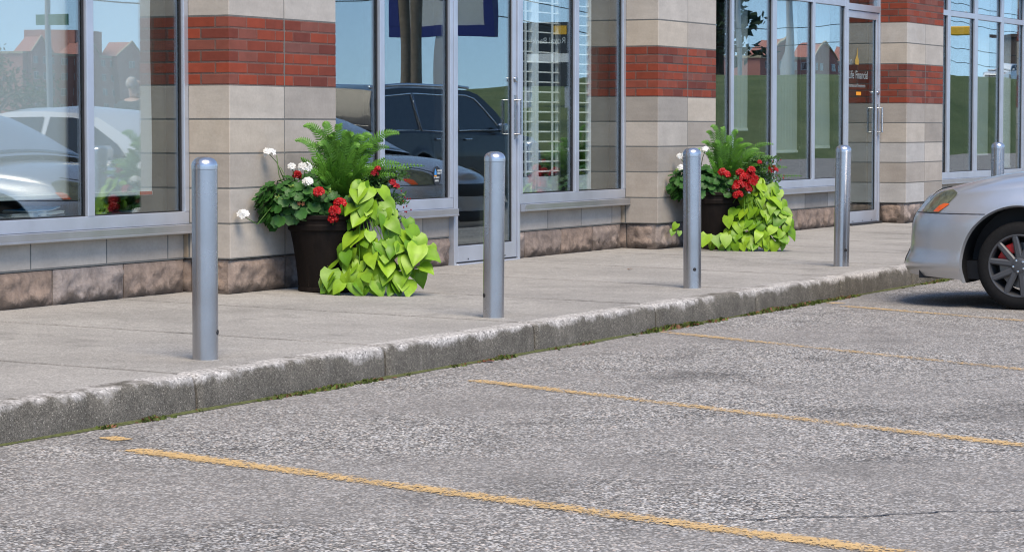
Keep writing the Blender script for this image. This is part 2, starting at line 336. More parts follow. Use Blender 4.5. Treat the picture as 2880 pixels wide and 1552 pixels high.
# weeds, moss and litter in the gutter
WEED = m_leaf('weed_green', (.05,.07,.014), (.12,.16,.03), .7, .2); MOSS = plain('moss', (.07,.08,.022), .95, var=.5, sc=70); DEAD = m_leaf('dead_leaf', (.12,.06,.03), (.22,.10,.05), .8, .1)
m = MB()
for i in range(9000):
    u = RNG.uniform(5.5, 21); dens = noise.noise(Vector((u*1.3, 4.2, 0)))+.55*noise.noise(Vector((u*6, 1.2, 0)))
    if dens < -.12+RNG.random()*.35: continue
    n_ = -5.965+abs(RNG.gauss(0, .019)); m.cur = RNG.random(); hgt = RNG.uniform(.004,.017)*(1+1.4*max(0, dens)); a = RNG.uniform(0, 6.28); wd = RNG.uniform(.004,.011)
    dx, dy = math.cos(a)*wd, math.sin(a)*wd; lx, ly = RNG.gauss(0,.008), RNG.gauss(0,.008)
    m.mi = 0 if RNG.random() < .8 else 2
    m.add([(u-dx,-n_-dy,0.001),(u+dx,-n_+dy,0.001),(u+lx+dx*.6,-n_+ly+dy*.6,hgt),(u+lx-dx*.6,-n_+ly-dy*.6,hgt*.9)], [(0,1,2,3)])
m.mi = 1
for i in range(310):
    u = 5.5+i*.05; wv = max(0, .010+.022*noise.noise(Vector((u*1.7, 2.2, 5)))+.01*noise.noise(Vector((u*9, 2.2, 5)))); u2 = u+.05; wv2 = max(0, .010+.022*noise.noise(Vector((u2*1.7, 2.2, 5)))+.01*noise.noise(Vector((u2*9, 2.2, 5))))
    m.add([(u,5.975,.012),(u2,5.975,.012),(u2,5.968-wv2,.002),(u,5.968-wv,.002)], [(0,1,2,3)])
tag(place(m.build('gutter_weeds', [WEED, MOSS, DEAD], fix=False), 0, 0), 'green weeds and moss growing along the foot of the kerb', 'weeds', kind='stuff')
def leaf_litter(u, n_, r, c, label, z=.004):
    m = MB(); m.cur = RNG.random(); k = 9
    vs = [(0,0,.006)]+[(r*(1.2 if i % 2 else .75)*math.cos(6.283*i/k), r*.7*(1.2 if i % 2 else .8)*math.sin(6.283*i/k), RNG.uniform(0,.008)) for i in range(k)]
    m.add(vs, [(0, 1+i, 1+(i+1) % k) for i in range(k)])
    o = m.build('fallen_leaf', c, fix=False); place(o, u, n_, z, RNG.uniform(0,6)); tag(o, label, 'leaf')
RED = m_leaf('red_leaf', (.16,.03,.02), (.2,.04,.03), .7, .1)
leaf_litter(11.85, -5.925, .035, RED, 'dark red fallen leaf in the gutter between the second and third kerb joints')
leaf_litter(10.86, -5.925, .022, DEAD, 'brown fallen leaf in the gutter right at a kerb joint')
leaf_litter(14.6, -5.93, .03, RED, 'red leaf scrap in the gutter in front of the third bollard')
leaf_litter(17.0, -7.4, .025, DEAD, 'small brown leaf lying alone on the pavement before the glass door', gz(-7.4)+.004)

# ------------------------------------------------------------------ the shop
BU, BN, BZ = 13.2, -8.60, .2
shop = empty('shop_building', 'shop with stone and red brick pillars, silver window frames and two glass doors', 'shop', None, BU, BN, BZ)
def lx(u): return u-BU
def ly(n): return BN-n
def lz(z): return z-BZ
PIL = [(-6.19,-4.95),(.26,1.50),(6.74,8.00),(13.20,14.445),(19.60,20.845),(26.08,27.33),(32.5,33.75),(38.95,40.2)]
PFN = -8.29
def rockblock(m, face, a0, a1, z0, z1, d, back):
    """rock faced stone: front face displaced; face 'f' = facing n, 'r' = facing -u"""
    nx = max(4, int((a1-a0)/.02)); nz = 11; m.cur = RNG.random(); vs = []
    for i in range(nx+1):
        for j in range(nz+1):
            s_, t = i/nx, j/nz; e = min(s_*(a1-a0), (1-s_)*(a1-a0), t*(z1-z0)*1.3, (1-t)*(z1-z0)*1.3)
            x = a0+(a1-a0)*s_; z = z0+(z1-z0)*t
            q = noise.noise(Vector((x*7, z*9, d*5)))*.021+noise.noise(Vector((x*19, z*24, d*9)))*.013+noise.noise(Vector((x*50, z*50, d*9)))*.006
            out = min(1, e/.035)*(.020+q)
            vs.append((x, d-out, z) if face == 'f' else (d-out, x, z))
    k = nz+1
    fs = [(i*k+j, (i+1)*k+j, (i+1)*k+j+1, i*k+j+1) for i in range(nx) for j in range(nz)]
    m.add(vs, fs)
    for (x0, x1, za, zb) in ((a0,a1,z0,z0),(a0,a1,z1,z1),(a0,a0,z0,z1),(a1,a1,z0,z1)):
        p = [(x0,d,za),(x1 if x0 != x1 else x0,d,zb),(x1 if x0 != x1 else x0,back,zb),(x0,back,za)]
        m.add(p if face == 'f' else [(q[1],q[0],q[2]) for q in p], [(0,1,2,3)])
COURSE = [.404,.61,.816,1.019,1.22,1.42]
UP = [1.82,2.03,2.24]
def pillar(u0, u1, idx):
    p = empty('pillar', parent=shop)
    back = ly(-8.72); fy = ly(PFN); x0, x1 = lx(u0), lx(u1); g2 = .004
    sts = [MB(), MB(), MB()]; brs = [MB(), MB()]; rk = MB(); mo = MB()
    def course(z0, z1, flip, st):
        # return: one .165 stone then an L corner stone; front: corner + joint at middle
        w = x1-x0; jr = back-.145 if not flip else back-.145
        for (ya, yb) in ((jr+g2, back),):
            st.cur = RNG.random(); st.ck = 1.; st.bev(x0, x0+.12, ya, yb, z0+g2, z1-g2, .003)
            st.ck = .8; st.cur = RNG.random(); st.bev(x1-.12, x1, ya, yb, z0+g2, z1-g2, .003)
        mid = x0+w*.5
        for (xa, xb) in ((x0, mid-g2), (mid+g2, x1)):
            st.cur = RNG.random(); st.ck = .18*RNG.random()
            st.bev(xa, xb, fy, jr-g2, z0+g2, z1-g2, .003)
    zs = COURSE
    for i in range(len(zs)-1): course(lz(zs[i]), lz(zs[i+1]), i % 2, sts[0])
    for a, b in zip(UP[:-1], UP[1:]): course(lz(a), lz(b), 0, sts[1])
    zz = 2.64
    while zz < 4.2: course(lz(zz), lz(min(zz+.205, 4.25)), 0, sts[2]); zz += .205
    def bricks(zb, br):
        for row in range(6):
            z0 = lz(zb)+row*.0667+.005; z1 = z0+.0567; off = row % 2
            # front row
            xs = [x0]; xs += [x0+(.20 if off else .105)]
            while xs[-1]+.2 < x1-.06: xs.append(xs[-1]+.2078)
            xs = [x for x in xs if x < x1-.05]+[x1]
            for i in range(len(xs)-1):
                br.cur = RNG.random(); br.ck = 0
                yb = fy+(.19 if (i == 0 and not off) else .09 if i == 0 else .09)
                br.bev(xs[i]+(0 if i == 0 else .004), xs[i+1]-(0 if i == len(xs)-2 else .004), fy, yb, z0, z1, .002)
            ye = fy+(.19 if not off else .09); first = True
            while ye < back-.02:
                y2 = min(ye+.2, back)
                for xa in (x0, x1-.09):
                    br.cur = RNG.random(); br.bev(xa, xa+.09, ye+(.01), y2, z0, z1, .002)
                ye = y2
    bricks(1.42, brs[0]); bricks(2.24, brs[1])
    # rock faced foot
    yb = back; jr = back-.145
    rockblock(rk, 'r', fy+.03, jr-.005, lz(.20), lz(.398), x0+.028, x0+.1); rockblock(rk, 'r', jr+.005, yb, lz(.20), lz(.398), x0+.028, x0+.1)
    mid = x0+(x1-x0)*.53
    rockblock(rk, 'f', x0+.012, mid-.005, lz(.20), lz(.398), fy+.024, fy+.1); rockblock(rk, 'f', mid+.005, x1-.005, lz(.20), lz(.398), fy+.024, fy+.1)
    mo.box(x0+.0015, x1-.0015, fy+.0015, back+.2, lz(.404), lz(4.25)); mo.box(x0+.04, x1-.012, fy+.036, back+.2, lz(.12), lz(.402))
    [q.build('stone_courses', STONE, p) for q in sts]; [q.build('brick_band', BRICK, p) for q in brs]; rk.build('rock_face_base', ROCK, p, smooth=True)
    b2 = MB(); 
    cj = MB(); xm = x0+(x1-x0)*.5; cj.box(xm-.004, xm+.004, fy-.0015, fy+.02, lz(1.422), lz(1.818)); cj.build('control_joint', MORT, p)
    for zb in (1.42, 2.24): b2.box(x0+.0015, x1-.0015, fy+.0015, back+.1, lz(zb)+.001, lz(zb)+.399)
    mo.build('mortar_core', MORT, p); b2.build('brick_mortar', BMORT, p)
for i, (a, b) in enumerate(PIL): pillar(a, b, i)

WY = ly(-8.61)         # face of the low wall
def lowwall(u0, u1, joints, rj):
    st = MB(); rk = MB(); x = [lx(u0)]+[lx(j) for j in joints]+[lx(u1)]
    for a, b in zip(x[:-1], x[1:]):
        st.cur = RNG.random()*.75+.25*RNG.random(); st.ck = .05; st.bev(a+.004, b-.004, WY, WY+.10, lz(.408), lz(.597), .003)
    x = [lx(u0)]+[lx(j) for j in rj]+[lx(u1)]
    for a, b in zip(x[:-1], x[1:]): rockblock(rk, 'f', a+.006, b-.006, lz(.20), lz(.395), WY+.005, WY+.1)
    mo = MB(); mo.box(lx(u0)+.002, lx(u1)-.002, WY+.0015, WY+.3, lz(.40), lz(.60)); mo.box(lx(u0)+.002, lx(u1)-.002, WY+.016, WY+.3, lz(.12), lz(.398))
    wl = empty('low_wall', parent=shop); st.build('stone_course', STONE, wl); rk.build('rock_face_base', ROCK, wl, smooth=True); mo.build('mortar_core', MORT, wl)
FY, GY = ly(-8.572), ly(-8.60)
def window(u0, u1, mulls, transom=None, top=2.86, jl=.045, jr=.045, sillx=(0, 0), sill=True):
    wd = empty('window', parent=shop); f = MB(); a, b = lx(u0), lx(u1); zb, zt = lz(.607), lz(top); d1 = FY+.11
    f.box(a, b, FY, d1, zb, lz(.680)); f.box(a, b, FY, d1, lz(top-.06), zt)
    f.box(a, a+jl, FY-.002, d1, lz(.680), lz(top-.06)); f.box(b-jr, b, FY-.002, d1, lz(.680), lz(top-.06))
    xs = [(a+jl)]
    gk = MB()
    for (m0, m1) in mulls:
        f.box(lx(m0), lx(m1), FY-.002, d1, lz(.680), lz(top-.06)); xs += [lx(m0), lx(m1)]
    xs.append(b-jr)
    zr = [(lz(.680), lz(top-.06))]
    if transom:
        zr = [(lz(.680), lz(transom[0])), (lz(transom[1]), lz(top-.06))]
        for i in range(0, len(xs), 2): f.box(xs[i], xs[i+1], FY, d1, lz(transom[0]), lz(transom[1]))
    f.build('frame', ALU, wd, bevel=.003)
    for i in range(0, len(xs), 2):
        for (za, zb2) in zr:
            gm = MB(); gm.box(xs[i]+.003, xs[i+1]-.003, GY, GY+.006, za+.003, zb2-.003); gm.build('pane', GLASS, wd)
            for (xa, xb, z0, z1) in ((xs[i], xs[i]+.014, za, zb2), (xs[i+1]-.014, xs[i+1], za, zb2), (xs[i]+.014, xs[i+1]-.014, za, za+.008)):
                gk.box(xa, xb, GY-.008, GY-.001, z0+.001, z1-.001); gk.box(xa, xb, GY+.007, GY+.09, z0+.001, z1-.001)
    gk.build('gasket', GASKET, wd)
    if sill:
        s_ = MB(); sa, sb = a+sillx[0], b+sillx[1]
        s_.prism([(FY-.045, lz(.603)), (FY-.038, lz(.606)), (FY+.08, lz(.606)), (FY+.08, lz(.552)), (FY-.036, lz(.552)), (FY-.040, lz(.556)), (FY-.048, lz(.556)), (FY-.048, lz(.563)), (FY-.043, lz(.566))], sa, sb, 'x')
        s_.build('sill', m_sill, wd)
    return wd
m_sill = m_alu('sill_metal', (.50,.51,.53), .34, .8)
def door(u0, u1, top, hinge_left=True):
    dr = empty('door', parent=shop); a, b = lx(u0), lx(u1); z0 = lz(.222); d1 = FY+.11
    fr = MB(); fr.box(a, a+.035, FY-.004, d1, lz(.19), lz(2.86)); fr.box(b-.035, b, FY-.004, d1, lz(.19), lz(2.86)); fr.box(a+.035, b-.035, FY-.004, d1, lz(top), lz(top+.065)); fr.box(a+.035, b-.035, FY-.002, d1, lz(2.80), lz(2.86))
    fr.build('frame', ALU, dr, bevel=.003)
    gm = MB(); gm.box(a+.038, b-.038, GY, GY+.006, lz(top+.067), lz(2.798)); gm.build('transom_pane', GLASS, dr)
    lf = MB(); la, lb = a+.039, b-.039; y0, y1 = FY+.008, FY+.055; zt = lz(top)-.004
    lf.box(la, la+.045, y0, y1, z0, zt); lf.box(lb-.062, lb, y0, y1, z0, zt); lf.box(la+.045, lb-.062, y0, y1, z0, lz(.335)); lf.box(la+.045, lb-.062, y0, y1, zt-.07, zt)
    lf.build('leaf', ALU, dr, bevel=.003)
    p = MB(); p.box(la+.047, lb-.064, GY, GY+.006, lz(.337), zt-.072); p.build('pane', DGLASS, dr)
    gk = MB()
    for (xa, xb) in ((la+.045, la+.057), (lb-.074, lb-.062)): gk.box(xa, xb, GY-.006, GY-.001, lz(.337), zt-.072)
    gk.box(la+.047, lb-.064, GY-.006, GY-.001, lz(.3355), lz(.345)); gk.box(a+.036, b-.036, FY+.01, d1, lz(.19), lz(.218)); gk.build('gasket', GASKET, dr)
    h = MB(); hx = lb-.03; h.tube([(hx, y0, lz(1.375)), (hx, y0-.055, lz(1.375)), (hx, y0-.055, lz(1.125)), (hx, y0, lz(1.125))], .011, 10); h.box(hx-.016, hx+.016, y0-.004, y0, lz(1.09), lz(1.41)); h.build('handle', STEEL, dr, smooth='auto')
    k = MB(); k.lathe([(.021,-.003),(.021,-.014),(.017,-.018),(.0,-.018)], 20, (hx, y0, lz(1.525)), 'y'); k.build('lock', STEEL, dr, smooth='auto')
    for q in (.2,.5,.8): fx = MB(); fx.lathe([(.006,-.001),(.005,-.004),(0,-.004)], 8, (la+(lb-la)*q, y0, z0+.018), 'y'); fx.build('screw', GASKET, dr)
    return dr
# bay west of the first visible pillar, then the bays in the picture, then the ones beyond
window(8.0, 13.2, [(9.05,9.115),(10.61,10.675),(12.181,12.245)]); lowwall(8.0, 13.2, [8.62,9.24,9.86,10.42,11.01,11.70,12.41,13.03], [8.4,9.1,9.8,10.5,11.15,11.90,12.58])
window(14.445, 16.585, [(15.526,15.588)]); lowwall(14.445, 16.60, [15.0,15.6,16.20], [15.1,15.8])
d1 = door(16.590, 17.655, 2.36)
window(17.660, 19.60, [(18.632,18.702)], sillx=(.0, -.004)); lowwall(17.665, 19.60, [18.22,18.83,19.42], [17.82,18.46,19.05])
window(20.845, 25.03, [(21.923,21.983),(22.962,23.06),(24.047,24.107)], (2.36,2.44)); lowwall(20.845, 25.05, [21.4,22.0,22.6,23.35,23.95,24.6], [21.5,22.2,22.95,23.75,24.5])
d2 = door(25.035, 26.08, 2.335)
window(27.33, 32.5, [(28.43,28.53),(29.474,29.60),(30.574,30.68),(31.55,31.65)], (2.40,2.46)); lowwall(27.33, 32.5, [28.0,28.6,29.2,29.8,30.4,31,31.6,32.1], [28,28.7,29.4,30.1,30.8,31.5])
window(33.75, 38.95, [(35,35.06),(36.3,36.36),(37.6,37.66)]); lowwall(33.75, 38.95, [34.4,35,35.6,36.2,36.8,37.4,38,38.5], [34.5,35.2,36,36.7,37.4,38.2])
window(1.50, 6.74, [(2.8,2.86),(4.1,4.16),(5.4,5.46)]); lowwall(1.50, 6.74, [2.1,2.7,3.3,3.9,4.5,5.1,5.7,6.3], [2.2,2.9,3.6,4.3,5.0,5.7])
window(-4.95, .26, [(-3.6,-3.54),(-2.3,-2.24),(-1,-.94)]); lowwall(-4.95, .26, [-4.3,-3.7,-3.1,-2.5,-1.9,-1.3,-.7], [-4.2,-3.5,-2.8,-2.1,-1.4,-.7])
m = MB(); m.box(lx(-6.19), lx(40.2), ly(-8.45), ly(-8.9), lz(2.862), lz(4.24)); m.build('upper_wall', STONE, shop)
m = MB(); m.box(lx(-6.4), lx(40.4), ly(-8.15), ly(-21), lz(4.252), lz(4.55)); m.build('roof', plain('roof_fascia', (.32,.30,.27), .8), shop)
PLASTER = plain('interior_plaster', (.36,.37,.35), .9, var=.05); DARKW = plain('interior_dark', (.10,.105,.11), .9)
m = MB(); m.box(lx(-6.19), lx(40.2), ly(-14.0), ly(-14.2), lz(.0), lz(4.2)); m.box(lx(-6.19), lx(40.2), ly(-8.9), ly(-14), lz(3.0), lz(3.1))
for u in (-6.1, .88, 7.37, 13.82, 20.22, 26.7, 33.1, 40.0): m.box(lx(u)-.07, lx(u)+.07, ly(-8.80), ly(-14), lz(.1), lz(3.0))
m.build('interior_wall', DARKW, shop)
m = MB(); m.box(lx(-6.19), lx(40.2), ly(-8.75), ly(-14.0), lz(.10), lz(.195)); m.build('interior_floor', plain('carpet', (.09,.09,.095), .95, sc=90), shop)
m = MB()
for (a, b) in ((8.0,13.2),(20.85,25.03),(27.33,32.5)): m.box(lx(a)+.05, lx(b)-.05, ly(-8.715), ly(-9.02), lz(.645), lz(.668))
m.build('window_board', plain('window_board', (.10,.10,.105), .5), shop)
# dark threshold mats under the doors
m = MB(); m.bev(lx(25.07), lx(26.05), FY-.05, FY+.02, lz(.195), lz(.222), .006); m.build('threshold', GASKET, d2)
m = MB(); m.bev(lx(16.62), lx(17.62), FY-.02, FY+.02, lz(.190), lz(.212), .004); m.build('threshold', ALU, d1)

# lettering on the second door and the oval sticker on the window beside the first door
def text(body, size, mat, parent, x, y, z, name, xs=1., align='LEFT', mirror=False, rotz=0):
    c = bpy.data.curves.new(name, 'FONT'); c.body = body; c.size = size; c.extrude = .0006; c.align_x = align; c.resolution_u = 3
    t = bpy.data.objects.new(name, c); COL.objects.link(t); bpy.context.view_layer.update()
    me = bpy.data.meshes.new_from_object(t.evaluated_get(bpy.context.evaluated_depsgraph_get())); bpy.data.objects.remove(t)
    me.materials.clear(); me.materials.append(mat); o = bpy.data.objects.new(name, me); COL.objects.link(o); o.parent = parent
    o.location = (x, y, z); o.rotation_euler = (R(90), 0, rotz); o.scale = (xs, 1, 1); return o
LETW = plain('white_vinyl', (.62,.66,.66), .5, var=.03); YEL = plain('yellow_vinyl', (.75,.42,.02), .5, var=.03); ORG = plain('orange_vinyl', (.8,.30,.01), .5, var=.03)
TY = GY-.0016; DLET = plain('faded_white_vinyl', (.24,.27,.27), .5, var=.03); DYEL = plain('faded_yellow_vinyl', (.38,.24,.03), .5, var=.03)
text('un', .115, DLET, d2, lx(25.165), TY, lz(1.795), 'lettering', .95)
text('Life', .115, DLET, d2, lx(25.165), TY, lz(1.66), 'lettering', 1.0); text('Financial', .115, DLET, d2, lx(25.375), TY, lz(1.66), 'lettering', 1.0)
text('Insurance and Investments', .052, DLET, d2, lx(25.17), TY, lz(1.575), 'lettering', .92)
m = MB(); m.prism([(lx(25.37),lz(1.80)),(lx(25.47),lz(1.80)),(lx(25.48),lz(1.84)),(lx(25.445),lz(1.88)),(lx(25.43),lz(1.97)),(lx(25.41),lz(1.89)),(lx(25.36),lz(1.84))], TY-.0004, TY+.0004); m.build('flame_emblem', DYEL, d2)
m = MB(); m.box(lx(25.40), lx(25.55), TY-.0004, TY+.0004, lz(1.495), lz(1.53)); m.build('orange_decal', ORG, d2)
stk = empty('sticker', 'small black oval sticker low on the window pane left of the first glass door', 'sticker', None, 16.39, -8.60+.0015, .835)
m = MB(); m.lathe([(.062,-.0005),(.062,.0004)], 40, (0,0,0), 'y'); o = m.build('backing', plain('black_vinyl', (.012,.014,.02), .4), stk); o.scale = (.93,1,1.08)
for bd, sz, z, x in (('HUMANE', .020, .030, .002), ('SOCIETY', .020, .012, .002), ('PET FRIENDLY', .016, -.016, -.05), ('BUSINESS', .017, -.038, -.036)): text(bd, sz, LETW, stk, x, -.0014, z, 'lettering', .8)
m = MB(); m.prism([(-.042,.008),(-.010,.008),(-.012,.03),(-.026,.052),(-.040,.03)], -.0016,-.0009); m.build('blue_mark', plain('blue_vinyl', (.05,.25,.6), .4), stk)
m = MB(); m.prism([(-.044,-.002),(-.008,-.002),(-.010,.006),(-.042,.006)], -.0016,-.0009); m.build('orange_mark', ORG, stk)

# ------------------------------------------------------------------ blinds, shutters and magazines inside
BLIND = m_leaf('roller_fabric', (.84,.86,.85), (.84,.86,.85), .8, .18, .01)
def roller(u0, u1, z0, n_, label, mat, bar, fold=.016):
    r = empty('roller_blind', label, 'blind', 'roller blinds in the windows', (u0+u1)/2, n_, z0); h = (u1-u0)/2
    m = MB(); nx = 150; vs = []
    for i in range(nx+1):
        for j in range(9):
            x = -h+2*h*i/nx; z = (2.80-z0)*j/8+.012; vs.append((x+(.006*math.sin(j*1.3) if i == nx else 0), .006*noise.noise(Vector((x*1.4, z, u0)))+fold*noise.noise(Vector((x*17, z*.12, u0))), z))
    m.add(vs, [(i*9+j,(i+1)*9+j,(i+1)*9+j+1,i*9+j+1) for i in range(nx) for j in range(8)]); m.build('fabric', mat, r, smooth=True, fix=False)
    m = MB(); m.bev(-h, h, -.010, .010, -.012, .014, .003); m.build('bottom_bar', bar, r)
    m = MB(); m.lathe([(.025,-h),(.025,h)], 16, (0,0,2.80-z0+.02), 'x'); m.build('roller_tube', WHITE, r, smooth='auto'); return r
BAR = plain('blind_bar', (.62,.66,.62), .5)
rb = roller(9.15, 13.02, .79, -8.715, 'wide white roller blind in the left window with a red tab on its bottom bar', BLIND, BAR, .003)
m = MB(); m.box(1.80, 1.925, -.0125, -.0105, -.008, .012); m.build('red_tab', plain('red_label', (.55,.07,.03), .5), rb)
m = MB(); m.box(1.50, 1.79, -.0125, -.0105, -.006, .008); m.build('paper_strip', WHITE, rb)
BL2 = m_leaf('mesh_fabric', (.52,.57,.55), (.52,.57,.55), .8, .25, .01)
roller(21.99, 22.70, 1.155, -8.72, 'grey roller blind drawn to mid height, left of three panes behind the far planter', BL2, BAR)
roller(23.07, 24.03, .945, -8.72, 'grey roller blind drawn lowest, behind the pane right of the far planter', BL2, BAR)
roller(24.11, 24.95, .98, -8.72, 'grey roller blind in the pane beside the second glass door', BL2, BAR)
roller(29.62, 30.56, .86, -8.72, 'pale roller blind in the window above the car, middle pane', BL2, BAR)
roller(31.0, 31.54, .70, -8.72, 'pale bluish roller blind in the window above the car, last pane on the right', BLIND, BAR)
SHUT = plain('shutter_white', (.86,.88,.87), .4, var=.03)
def shutter(u0, u1, label, rod=True):
    r = empty('shutter_panel', label, 'shutter', 'white plantation shutter panels', (u0+u1)/2, -8.735, .674); h = (u1-u0)/2; zt = 2.12
    m = MB(); m.bev(-h, -h+.055, -.014, .014, 0, zt, .003); m.bev(h-.055, h, -.014, .014, 0, zt, .003); m.bev(-h+.055, h-.055, -.013, .013, 0, .125, .003); m.bev(-h+.055, h-.055, -.013, .013, zt-.1, zt, .003); m.build('panel_frame', SHUT, r)
    m = MB(); z = .165
    while z < zt-.13:
        t = R(7); c, s_ = math.cos(t), math.sin(t); pr = [(-.034,0),(-.025,.004),(0,.0055),(.025,.004),(.034,0),(.025,-.004),(0,-.0055),(-.025,-.004)]
        m.prism([(a*c-b*s_, z+a*s_+b*c) for a, b in pr], -h+.057, h-.057, 'x'); z += .0755
    m.build('louvres', SHUT, r, smooth='auto')
    if rod:
        m = MB(); m.box(-.008,.008,-.052,-.042,.13,zt-.14); m.build('tilt_rod', SHUT, r)
    return r
shutter(17.76, 18.22, 'white louvred shutter panel just right of the first glass door'); shutter(18.235, 18.69, 'middle white louvred shutter panel, left of the mullion'); shutter(18.80, 19.26, 'white louvred shutter panel right of the mullion', False)
PAPER = plain('magazine_paper', (.62,.62,.58), .5, var=.1)
def magazine(u, n_, z, rot, c, label, th=.012, wdt=.21, ln=.28, lift=0):
    r = empty('magazine', label, 'magazine', 'magazines on the window board', u, n_, z, rot)
    for nm, mat, z0, z1, e in (('pages', PAPER, 0, th*.8, .002), ('cover', plain('glossy_cover', c, .25, var=.45, sc=14), th*.8, th, 0)):
        m = MB(); nx = 10; vs = []
        for i in range(nx+1):
            x = -ln/2+e+(ln-2*e)*i/nx; dz = lift*(i/nx)**2+.003*math.sin(i*.8)
            for (y, zz) in ((-wdt/2+e, z0), (wdt/2-e, z0), (wdt/2-e, z1), (-wdt/2+e, z1)): vs.append((x, y, zz+dz))
        m.add(vs, [(i*4+k, i*4+(k+1) % 4, (i+1)*4+(k+1) % 4, (i+1)*4+k) for i in range(nx) for k in range(4)]+[(0,1,2,3),(nx*4+3,nx*4+2,nx*4+1,nx*4)]); m.build(nm, mat, r)
zb = .670
magazine(11.66, -8.84, zb, .1, (.30,.32,.30), 'grey magazine, far left of the row on the window board', .02)
magazine(11.86, -8.83, zb+.001, -.12, (.5,.52,.5), 'thick pale magazine lying second from the left on the window board', .03, lift=.012)
magazine(12.05, -8.83, zb, .08, (.16,.18,.17), 'bottom magazine of the stack left of the window mullion', .022)
magazine(12.03, -8.83, zb+.024, -.06, (.55,.6,.55), 'pale magazine in the middle of the stack left of the mullion', .016)
magazine(12.0, -8.82, zb+.042, .15, (.06,.33,.62), 'bright blue magazine on top of the stack left of the mullion', .008, lift=.014)
magazine(12.42, -8.82, zb, .05, (.16,.20,.06), 'thin olive magazine right of the mullion under the blind', .012, lift=.01)
magazine(12.74, -8.83, zb, -.1, (.10,.16,.20), 'thin dark magazine at the right end of the window board', .010, lift=.012)

# ------------------------------------------------------------------ bollards
def bollard():
    r = empty('bollard'); R0, h = .0565, .888
    m = MB(); m.lathe([(R0, 0), (R0, .832)], 48, cap=True); m.build('post', STEEL, r, smooth='auto')
    m = MB(); pr = [(R0+.0008, .8335)]; 
    for i in range(13):
        a = R(90)*i/12; pr.append(((R0+.0008)*max(math.cos(a)**.75, .0005), .848+.040*math.sin(a)))
    m.lathe(pr, 48); m.build('cap', m_cap, r, smooth='auto')
    m = MB(); m.lathe([(.0115,-.0015),(.0115,.012),(.0,.012)], 20, (0,-R0,.122), 'y', cap=False); m.lathe([(.0105,0),(.0001,0)], 20, (0,-R0-.0006,.122), 'y', cap=False); m.build('drill_hole', GASKET, r)
    m = MB(); m.lathe([(.0600,-.01),(.0600,.001),(.057,.0025)], 40); m.build('grout_ring', plain('pale_grout', (.36,.35,.33), .9), r, smooth='auto'); return r
m_cap = m_alu('bollard_cap', (.50,.51,.54), .25, .9)
bl = [(9.823,-6.30,2.9,'nearest and largest grey steel bollard, standing in front of the left window and first pillar'),
      (12.676,-6.312,-1.15,'grey steel bollard before the first glass door, drill hole on its left edge'),
      (15.565,-6.345,1.17,'grey steel bollard standing in front of the far planter'),
      (18.478,-6.36,1.3,'grey steel bollard in front of the second glass door'),
      (22.6,-6.36,1.2,'grey steel bollard half hidden behind the bonnet of the silver car')]
b0 = bollard()
for i, (u, n_, a, lab) in enumerate(bl):
    o = b0 if i == 0 else copy_tree(b0); place(o, u, n_, gz(n_)-.001, 0)
    toc = math.atan2(-o.location.y, -o.location.x)+math.pi/2    # hole straight at the camera, then turned
    o.rotation_euler = (0, 0, toc+{0:R(72),1:R(-64),2:R(15),3:R(32),4:R(40)}[i])
    o.rotation_euler = (Matrix.Rotation({0:R(.1),1:R(.5),2:R(-.35),3:R(.7),4:R(.2)}[i], 3, 'Y') @ Matrix.Rotation(o.rotation_euler.z, 3, 'Z')).to_euler(); tag(o, lab, 'bollard', 'grey steel bollards along the kerb')
#@@PLANTS_BEGIN
# ------------------------------------------------------------------ planters and what grows in them (local x = along the pavement to the right, z up)
LIME = m_leaf('lime_leaf', (.085,.215,.008), (.26,.43,.024), .42, .14); FERN = m_leaf('fern_leaf', (.014,.062,.007), (.115,.29,.028), .5, .2)
GER = m_leaf('geranium_leaf', (.022,.085,.014), (.045,.14,.025), .5, .18); STEMG = m_leaf('green_stem', (.07,.14,.03), (.11,.20,.04), .6, .0)
PETW = m_leaf('white_petal', (.78,.78,.74), (.86,.86,.84), .6, .25); PETR = m_leaf('red_petal', (.27,.0015,.003), (.44,.003,.005), .5, .05); DRED = m_leaf('dark_red_petal', (.22,.004,.012), (.5,.01,.015), .5, .15)
FILL = m_leaf('fine_leaf', (.03,.085,.015), (.06,.14,.03), .55, .2); BUD = m_leaf('green_bud', (.20,.32,.06), (.30,.42,.1), .6, .2); DRY = m_leaf('dried_bloom', (.14,.06,.03), (.24,.10,.05), .8, .1)
def m_pot():
    k = NT('dark_resin_pot'); c = k.obj(); n1 = k.noise(k.obj((9,9,1.2)), 2.5, 5, .65); n2 = k.noise(c, 6, 4)
    x = k.ramp(n1, [(.3,(.004,.0026,.002)),(.7,(.011,.0068,.005))]); x = k.mix(k.ramp(n2, [(.55,0.),(.75,.5)]), x, (.016,.011,.009))
    k.col(x); k.set(rough=.75, spec=.2); k.bump(n1, .5, .006); return k.m
POT = m_pot(); SOIL = plain('potting_soil', (.03,.022,.016), .95, var=.5, sc=90)
def frame(nrm, tip):
    nrm = nrm.normalized(); t = (tip-nrm*tip.dot(nrm))
    if t.length < 1e-4: t = nrm.orthogonal()
    t.normalize(); return t.cross(nrm), t, nrm
